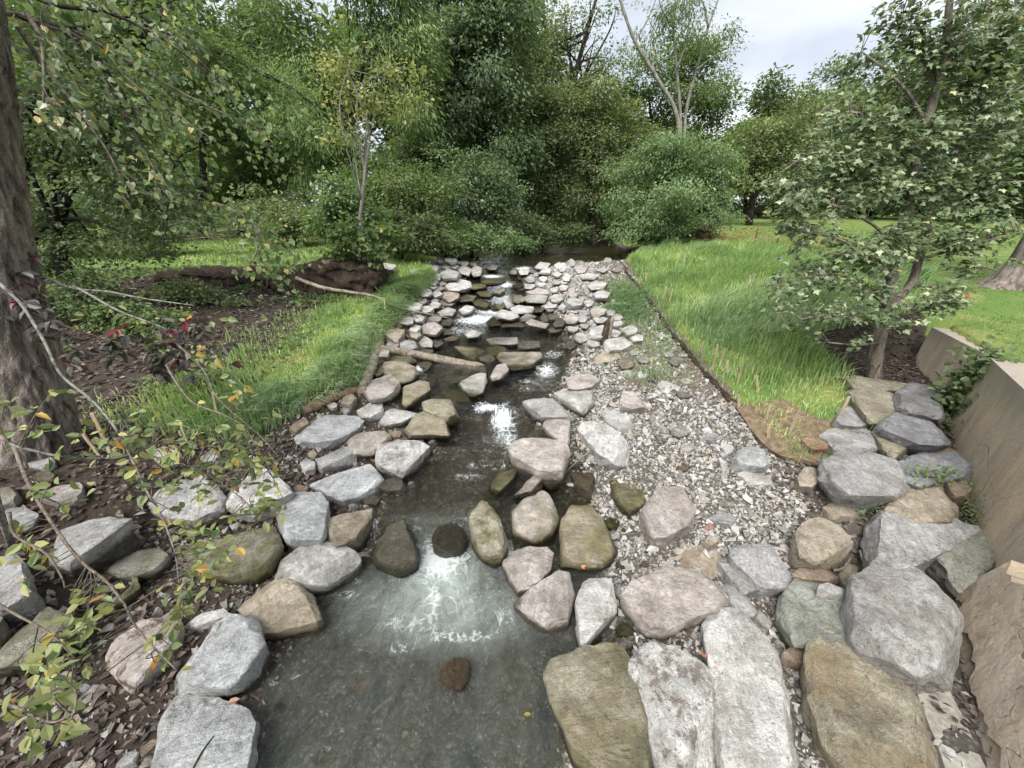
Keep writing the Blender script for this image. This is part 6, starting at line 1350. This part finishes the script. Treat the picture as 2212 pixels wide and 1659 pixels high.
base = np.array(parent_origin(e1)); C_ = curve([base - [0, 0, .05], base*.4 + pt(-60,930,2.5)*.6, pt(-40,930,2.4)], 14); v, f = tube(C_, np.linspace(.02, .012, 14), 8); part('branch', v, f, BARK['lichen'], e1)
C_ = curve([base - [0, 0, .05], base*.5 + pt(-90,700,3.1)*.5, pt(-60,560,3.0)], 14); v, f = tube(C_, np.linspace(.02, .012, 14), 8); part('branch', v, f, BARK['lichen'], e1)
CL = [(300,940,110,60,2.8,30),(430,980,110,60,2.9,46),(540,1000,70,60,3.2,34),(560,1090,50,30,2.9,14),(390,1010,60,40,2.75,14),(420,1180,60,50,2.6,24),(400,1290,40,60,2.55,18),(460,1220,50,50,2.6,14),(180,1330,50,60,2.1,14),(110,1400,60,40,1.75,14),(110,1540,60,50,1.55,18),(60,1480,50,60,1.6,10),(280,1060,80,60,2.7,12),(70,1190,60,60,2.1,10),(60,900,60,50,2.5,12),(200,960,90,40,2.6,10),(320,720,120,50,3.8,16),(430,760,80,60,3.7,14),(120,1030,80,60,2.4,8),(470,880,80,60,3.4,12),(170,680,110,60,4.0,8),(330,1420,70,50,2.1,6),(450,1100,90,40,2.75,12)]
rg = np.random.default_rng(9); nl = 0; LQ = []
for u, v, ru, rv, d, n in CL:
    n = int(n*.8)
    tw = []
    for k in range(n):
        q = pt(u + ru*np.clip(rg.normal(0, .55), -1.2, 1.2), v + rv*np.clip(rg.normal(0, .55), -1.2, 1.2), d + rg.normal(0, .12))
        a = SP[np.argmin(np.linalg.norm(SP - q, axis=1))]
        if np.linalg.norm(a - q) > .02: tw.append(tube(curve([a, (a+q)/2 + rg.normal(0, .025, 3) + [0, 0, .02], q], 6), np.linspace(.0042, .0018, 6), 3, False))
        LQ.append(q); kind = rg.choice(['green', 'yellow', 'brown'], p=[.86, .11, .03])
        put_leaf(near_branch(q, B1), kind, q, rg.normal(0, 1, 3)*[1, 1, .5] + [.2, 0, -.35], rg.normal(0, .5, 3) + [0, -.35, .8], rg.uniform(.055, .10)*(.6 + .15*d), rg); nl += 1
    if tw:
        V, F_ = join(tw); part('twigs', V, F_, BARK['twig'], e1)['kind'] = 'stuff'
ex = []; exd = []
for u, v, ru, rv, d, n in CL:
    pass
for q in LQ: ex += [q + rg.normal(0, .035, 3) for _ in range(2)]
ex = np.array(ex); n = len(ex)
V, F_, k = leaf_arrays('oval', ex, rg.normal(0, 1, (n, 3))*[1, 1, .5] + [.2, 0, -.35], rg.normal(0, .5, (n, 3)) + [0, -.35, .8], rg.uniform(.045, .085, n))
o = part('foliage', V, F_, LEAF['gold'], e1, False, {'tone': np.repeat(np.clip(rg.beta(2, 2.6, n), 0, 1), k)}); o['kind'] = 'stuff'
# red creeper on the trunk and the shrub
e2, SP2, _ = plant('creeper', 'vine with dark purple and crimson leaves tangled in the shrub twigs', 'vine', pt(300, 800, 4.0), [([pt(40,640,3.9), pt(110,690,3.8), pt(190,720,3.8), pt(260,740,3.8), pt(330,730,3.8), pt(400,760,3.8), pt(440,790,3.8)], .008, .003, 'root'), ([pt(380,740,3.8), pt(420,720,3.8), pt(460,735,3.8)], .006, .003, 'root')], 2)
for u, v, ru, rv, d, n in [(60,660,60,40,3.9,22),(110,720,60,40,3.85,18),(40,610,50,40,3.9,12),(180,760,50,25,3.8,10),(390,745,75,40,3.8,34),(350,790,60,35,3.85,20),(430,720,40,40,3.8,14),(250,740,60,40,3.85,14)]:
    for k in range(n):
        c = pt(u + ru*rg.normal(0, .6), v + rv*rg.normal(0, .6), d + rg.normal(0, .15)); az = rg.uniform(0, 6.28)
        kind = 'creeper_red' if rg.random() < .13 else 'creeper_dark'
        for j in range(3):
            aa = az + (j-1)*.95; put_leaf(e2, kind, c, (math.cos(aa), math.sin(aa), -.35), rg.normal(0, .25, 3) + [0, -.3, .9], rg.uniform(.085, .13), rg, 'leaflet')
# the big poplar trunk with its overhanging branches
tp = [aty(92,1050,3.75), aty(86,1020,3.78), aty(66,900,3.85), aty(28,740,3.95), aty(-22,560,4.05), aty(-45,400,4.15), aty(-70,200,4.25), aty(-100,0,4.35), aty(-140,-260,4.5)]
tp[0][2] -= .3
e3 = empty('poplar_tree', hit(92, 1040), 'big furrowed grey trunk whose leafy boughs hang over the bank', 'tree')
C_ = curve(tp, 110); zz = C_[:, 2]; R_ = .36 + .13*np.exp(-(zz - zz[0])/.45) - .02*(zz - zz[0]).clip(0, 5)
n = 110; V, F_ = tube(C_, R_, n)
for i in range(110):
    for j in range(n):
        p = V[i*n+j]; a = j*2*math.pi/n
        fur = mnoise.fractal(Vector((math.cos(a)*R_[i]*13, math.sin(a)*R_[i]*13, p[2]*2.4)), .7, 2.1, 3)
        rdg = (1 - abs(fur)*3.2); but = .10*math.sin(a*3 + 1)*math.exp(-(p[2] - zz[0])/.4)
        V[i*n+j] = C_[i] + (p - C_[i])*(1 + .09*rdg + but)
part('trunk', V, F_, BARK['grey'], e3)
LB = [[(-80,-60,3.6),(0,20,3.7),(150,60,3.9),(260,40,4.2),(330,20,4.4),(420,-20,4.6)], [(-60,40,3.5),(30,30,3.7),(110,60,3.8),(160,75,3.9),(233,133,4.0),(333,217,4.1),(433,283,4.2),(500,333,4.3)], [(100,40,3.9),(190,110,4.0),(250,180,4.0),(310,270,4.1),(370,345,4.1),(420,420,4.2),(467,500,4.2)],
      [(150,60,4.0),(290,140,4.3),(420,215,4.5),(520,260,4.7),(600,290,4.9)], [(300,30,4.4),(420,120,4.6),(500,210,4.7),(560,300,4.8)], [(40,60,3.6),(100,150,3.7),(180,250,3.7),(240,340,3.8),(280,430,3.8)], [(20,-30,3.2),(120,10,3.2),(240,30,3.3),(360,90,3.4),(450,160,3.5)], [(467,440,4.3),(545,480,4.4),(555,540,4.4),(520,600,4.4)], [(200,90,4.0),(260,230,3.9),(330,360,3.9),(360,470,3.9),(340,560,3.9)], [(60,30,3.5),(90,90,3.5),(95,190,3.5),(90,270,3.5)]]
SP3 = []; B3 = []
for L in LB:
    C_ = curve([pt(*q) for q in L], 40); v, f = tube(C_, np.linspace(.022, .005, 40), 7, True, .06); B3.append((part('bough', v, f, BARK['twig' if len(SP3) % 2 else 'dark'], e3), C_)); SP3.append(C_)
tw = []; cand = []
for ci, C_ in enumerate(SP3):
    for k in range(13):
        i = int(rg.integers(5, 40)); s = C_[i]; _, _, dd = proj(s)
        q = s + (ray(1106+831*.62, 829.5+831*.5) - ray(1106, 829.5))*rg.uniform(.2, .6)*np.array([1, 1, 1]) + rg.normal(0, .13, 3)
        T_ = curve([s, (s+q)/2 + rg.normal(0, .03, 3) + [0, 0, .04], q + [0, 0, -.05]], 9); tw.append(tube(T_, np.linspace(.0045, .0015, 9), 3, False))
        for j in range(5): cand.append(T_[int(rg.integers(2, 9))] + rg.normal(0, .03, 3))
    for k in range(10): cand.append(C_[int(rg.integers(8, 40))] + rg.normal(0, .04, 3))
V, F_ = join(tw); part('twigs', V, F_, BARK['twig'], e3)['kind'] = 'stuff'
cand = np.array(cand); uc, vc, dc = proj(cand); order = np.argsort(np.where((uc > 0) & (vc > 0), dc, 99))
for r_, i in enumerate(order[:300]):
    kind = 'poplar' if rg.random() < .95 else 'yellow'
    put_leaf(near_branch(cand[i], B3), kind, cand[i], rg.normal(0, .6, 3) + [.3, 0, -.8], rg.normal(0, .7, 3) + [.2, -.7, .5], rg.uniform(.05, .09), rg)
q = cand[order[300:]]; n = len(q)
q = np.concatenate([q] + [q + rg.normal(0, .16, q.shape) for _ in range(2)]); n = len(q)
V, F_, k = leaf_arrays('heart', q, rg.normal(0, .6, (n, 3)) + [.3, 0, -.8], rg.normal(0, .7, (n, 3)) + [.2, -.7, .5], rg.uniform(.045, .08, n))
o = part('foliage', V, F_, LEAF['mid'], e3, False, {'tone': np.repeat(np.clip(rg.normal(.45, .25, n), 0, 1), k)}); o['kind'] = 'stuff'

# young maple by the wall
mb = hit(1887, 822); ym = mb[1]
e4 = empty('maple_tree', mb, 'young maple with silvery green lobed leaves standing at the wall end', 'tree')
st4 = []; B4 = []
def mstem(L, r0, r1, nm='stem'):
    C_ = curve([aty(u, v, ym + dy) for u, v, dy in L], 40); v, f = rough_tube(C_, np.linspace(r0, r1, 40), 10, .12, 5, 5); B4.append((part(nm, v, f, BARK['grey'], e4), C_)); st4.append(C_); return C_
mstem([(1886,835,0),(1890,790,0),(1896,750,0),(1915,660,.05),(1931,570,.1),(1951,493,.1),(1965,440,.1),(1985,340,.1),(2001,267,.1),(2021,200,.1),(2041,117,.1),(2050,20,.1),(2060,-60,.1)], .105, .03, 'trunk')
mstem([(1905,700,0),(1930,655,.1),(1968,613,.2),(1985,560,.25),(2008,467,.3),(2041,393,.3),(2061,340,.3),(2091,267,.3),(2141,133,.3),(2165,30,.3)], .07, .025)
for L in [[(1931,565,.1),(1908,507,-.1),(1860,470,-.2),(1790,440,-.4),(1720,420,-.5)],[(1925,600,0),(1880,560,-.3),(1820,520,-.5),(1740,500,-.6)],[(1915,660,0),(1860,620,-.3),(1780,600,-.5),(1690,600,-.7)],[(1905,700,0),(1850,690,-.4),(1790,680,-.7),(1730,690,-.8)],[(1900,740,0),(1850,745,-.3),(1790,740,-.6)],
          [(1965,440,.1),(1920,390,0),(1850,350,-.2),(1760,330,-.3),(1690,370,-.4)],[(1985,340,.1),(1940,290,.1),(1880,250,0),(1800,240,0)],[(2001,267,.1),(1960,200,.1),(1910,150,.1),(1860,110,.2)],[(2021,200,.1),(1990,120,.2),(1940,60,.3)],[(2041,117,.1),(2090,60,.1),(2140,0,.1)],[(2008,467,.3),(2080,440,.2),(2150,400,.1),(2230,390,0)],[(1985,560,.2),(2060,540,0),(2130,520,-.2),(2210,500,-.3)],[(1968,613,.2),(2030,620,0),(2090,590,-.2),(2150,580,-.3)],[(2061,340,.3),(2120,300,.2),(2190,290,.1)],[(1930,655,.1),(1990,670,-.2),(2050,660,-.4),(2100,670,-.5)],[(2091,267,.3),(2150,220,.2),(2220,180,.1)],[(2141,133,.3),(2190,80,.2),(2240,60,.2)]]:
    mstem(L, .026, .008, 'limb')
bl = [fb(*q, ym + dy, .6) for q, dy in [((1800,430,130,90),-.3),((1760,480,90,60),-.4),((1720,540,60,50),-.5),((1850,380,120,80),-.1),((1820,300,100,70),0),((1940,630,110,60),-.3),((2150,420,90,120),.1),((2030,300,110,110),.2),((1890,300,150,110),0),((2000,150,150,140),.2),((2120,300,120,150),.2),((1960,520,140,70),-.1),((1790,600,110,55),-.5),((1890,705,110,55),-.4),((2080,520,110,90),-.1),((1740,370,80,50),-.3),((2150,80,110,110),.2),((1900,110,60,90),.2),((2060,640,70,40),-.3),((1770,690,70,40),-.6),((1830,230,60,40),.1),((1980,400,140,90),.1),((2100,120,110,110),.2),((2180,250,80,130),.2),((1980,60,110,80),.2),((1700,450,70,50),-.5),((1730,620,80,50),-.7),((1860,560,110,60),-.3)]]
SP4 = np.concatenate(st4); c, d_ = sample_blobs(bl, 1350, rg, .6); tw = []; pos = []; dirs = []
for q in c:
    a = SP4[np.argmin(np.linalg.norm(SP4 - q, axis=1) + .15*np.abs(SP4[:, 2] - q[2]))]
    T_ = curve([a, (a+q)/2 + [0, 0, .05], q], 10); T2 = T_[::2]; tw.append(tube(T2, np.linspace(.007, .002, len(T2)), 3, False)); v = (q - a)*[1, 1, .2]; L = np.linalg.norm(v) + 1e-6; v = v/L; sd_ = np.cross(v, [0, 0, 1])
    for j in range(10):
        t = rg.uniform(.25, 1.08); s = rg.choice([-1, 1])*rg.uniform(.02, .16)
        pos.append(a*(1-t) + q*t + sd_*s + [0, 0, rg.normal(.02, .05)]); dirs.append(v*.6 + sd_*s*6 + rg.normal(0, .35, 3) + [0, 0, -.25])
V, F_ = join(tw); part('twigs', V, F_, BARK['twig'], e4)['kind'] = 'stuff'
pos, dirs = np.array(pos), np.array(dirs); uc, vc, dc = proj(pos); order = np.argsort(np.where((uc < 2220) & (vc > -10), dc, 99))
for i in order[:300]: put_leaf(near_branch(pos[i], B4), 'maple', pos[i], dirs[i], rg.normal(0, .38, 3) + [-.15, -.25, 1], rg.uniform(.06, .11), rg)
q, dq = pos[order[300:]], dirs[order[300:]]; n = len(q)
V, F_, k = leaf_arrays('maple', q, dq, rg.normal(0, .40, (n, 3)) + [-.15, -.25, 1], rg.uniform(.055, .115, n))
o = part('foliage', V, F_, LEAF['maple'], e4, False, {'tone': np.repeat(np.clip(rg.beta(2.2, 2.4, n), 0, 1), k)}); o['kind'] = 'stuff'

# thick trunk at the lawn edge
tb = hit(2196, 622); C_ = curve([tb - [0, 0, .2], tb + [.05, 0, .15], tb + [.15, 0, .8], tb + [.35, .1, 3], tb + [.6, .2, 6.5]], 60); R_ = .40 + .30*np.exp(-(C_[:, 2] - tb[2] + .1).clip(0, 9)/.22); V, F_ = tube(C_, R_, 60)
for i in range(60):
    for j in range(60):
        a = j*math.pi/30; p = V[i*60+j]; k = .16*math.sin(a*5)*math.exp(-(p[2]-tb[2])/.3) + .05*mnoise.fractal(Vector((math.cos(a)*6, math.sin(a)*6, p[2]*1.5)), .8, 2, 3); V[i*60+j] = C_[i] + (p - C_[i])*(1+k)
e5 = empty('shade_tree', tb, 'thick flared trunk of a shade tree at the edge of the lawn', 'tree'); part('trunk', V, F_, BARK['grey'], e5)
tt = C_[-1]; V, F_, tn, _ = foliage([(tt + [0, 0, .5], np.array([3.2, 3.2, 1.8]))], 260, 20, .35, .2, 'oval', 97); part('crown', V, F_, LEAF['mid'], e5, False, {'tone': tn})

# single fallen leaves
def fallen(kind, u, v, dz, s, label, dirv=(1, .3, .1)):
    p = hit(u, v, dz); o = put_leaf(None, kind, p, dirv, (0.1, -.2, 1), s, rg, 'fallen_leaf'); tago(o, label, 'leaf')
fw = atz(1132, 1544, .02)
o = put_leaf(None, 'yellow', fw, (1, .1, 0), (0, 0, 1), .06, rg, 'fallen_leaf'); tago(o, 'pale oval leaf floating on the dark pool', 'leaf')
fallen('orange', 1254, 1226, .34, .07, 'orange lobed leaf on the long tan boulder')
fallen('orange', 1355, 1442, .16, .06, 'orange leaf between the huge olive slab and the mottled boulder')
fallen('orange', 1522, 1422, .22, .07, 'reddish leaf at the top of the mottled white boulder', (.3, 1, 0))
fallen('yellow', 170, 790, .4, .10, 'bright yellow leaf caught on twigs by the trunk')
fallen('brown', 490, 1520, .26, .09, 'curled brown leaf on the broad white slab')
fallen('yellow', 393, 1446, .3, .06, 'yellow leaf at the tip of a bare twig over the bank')
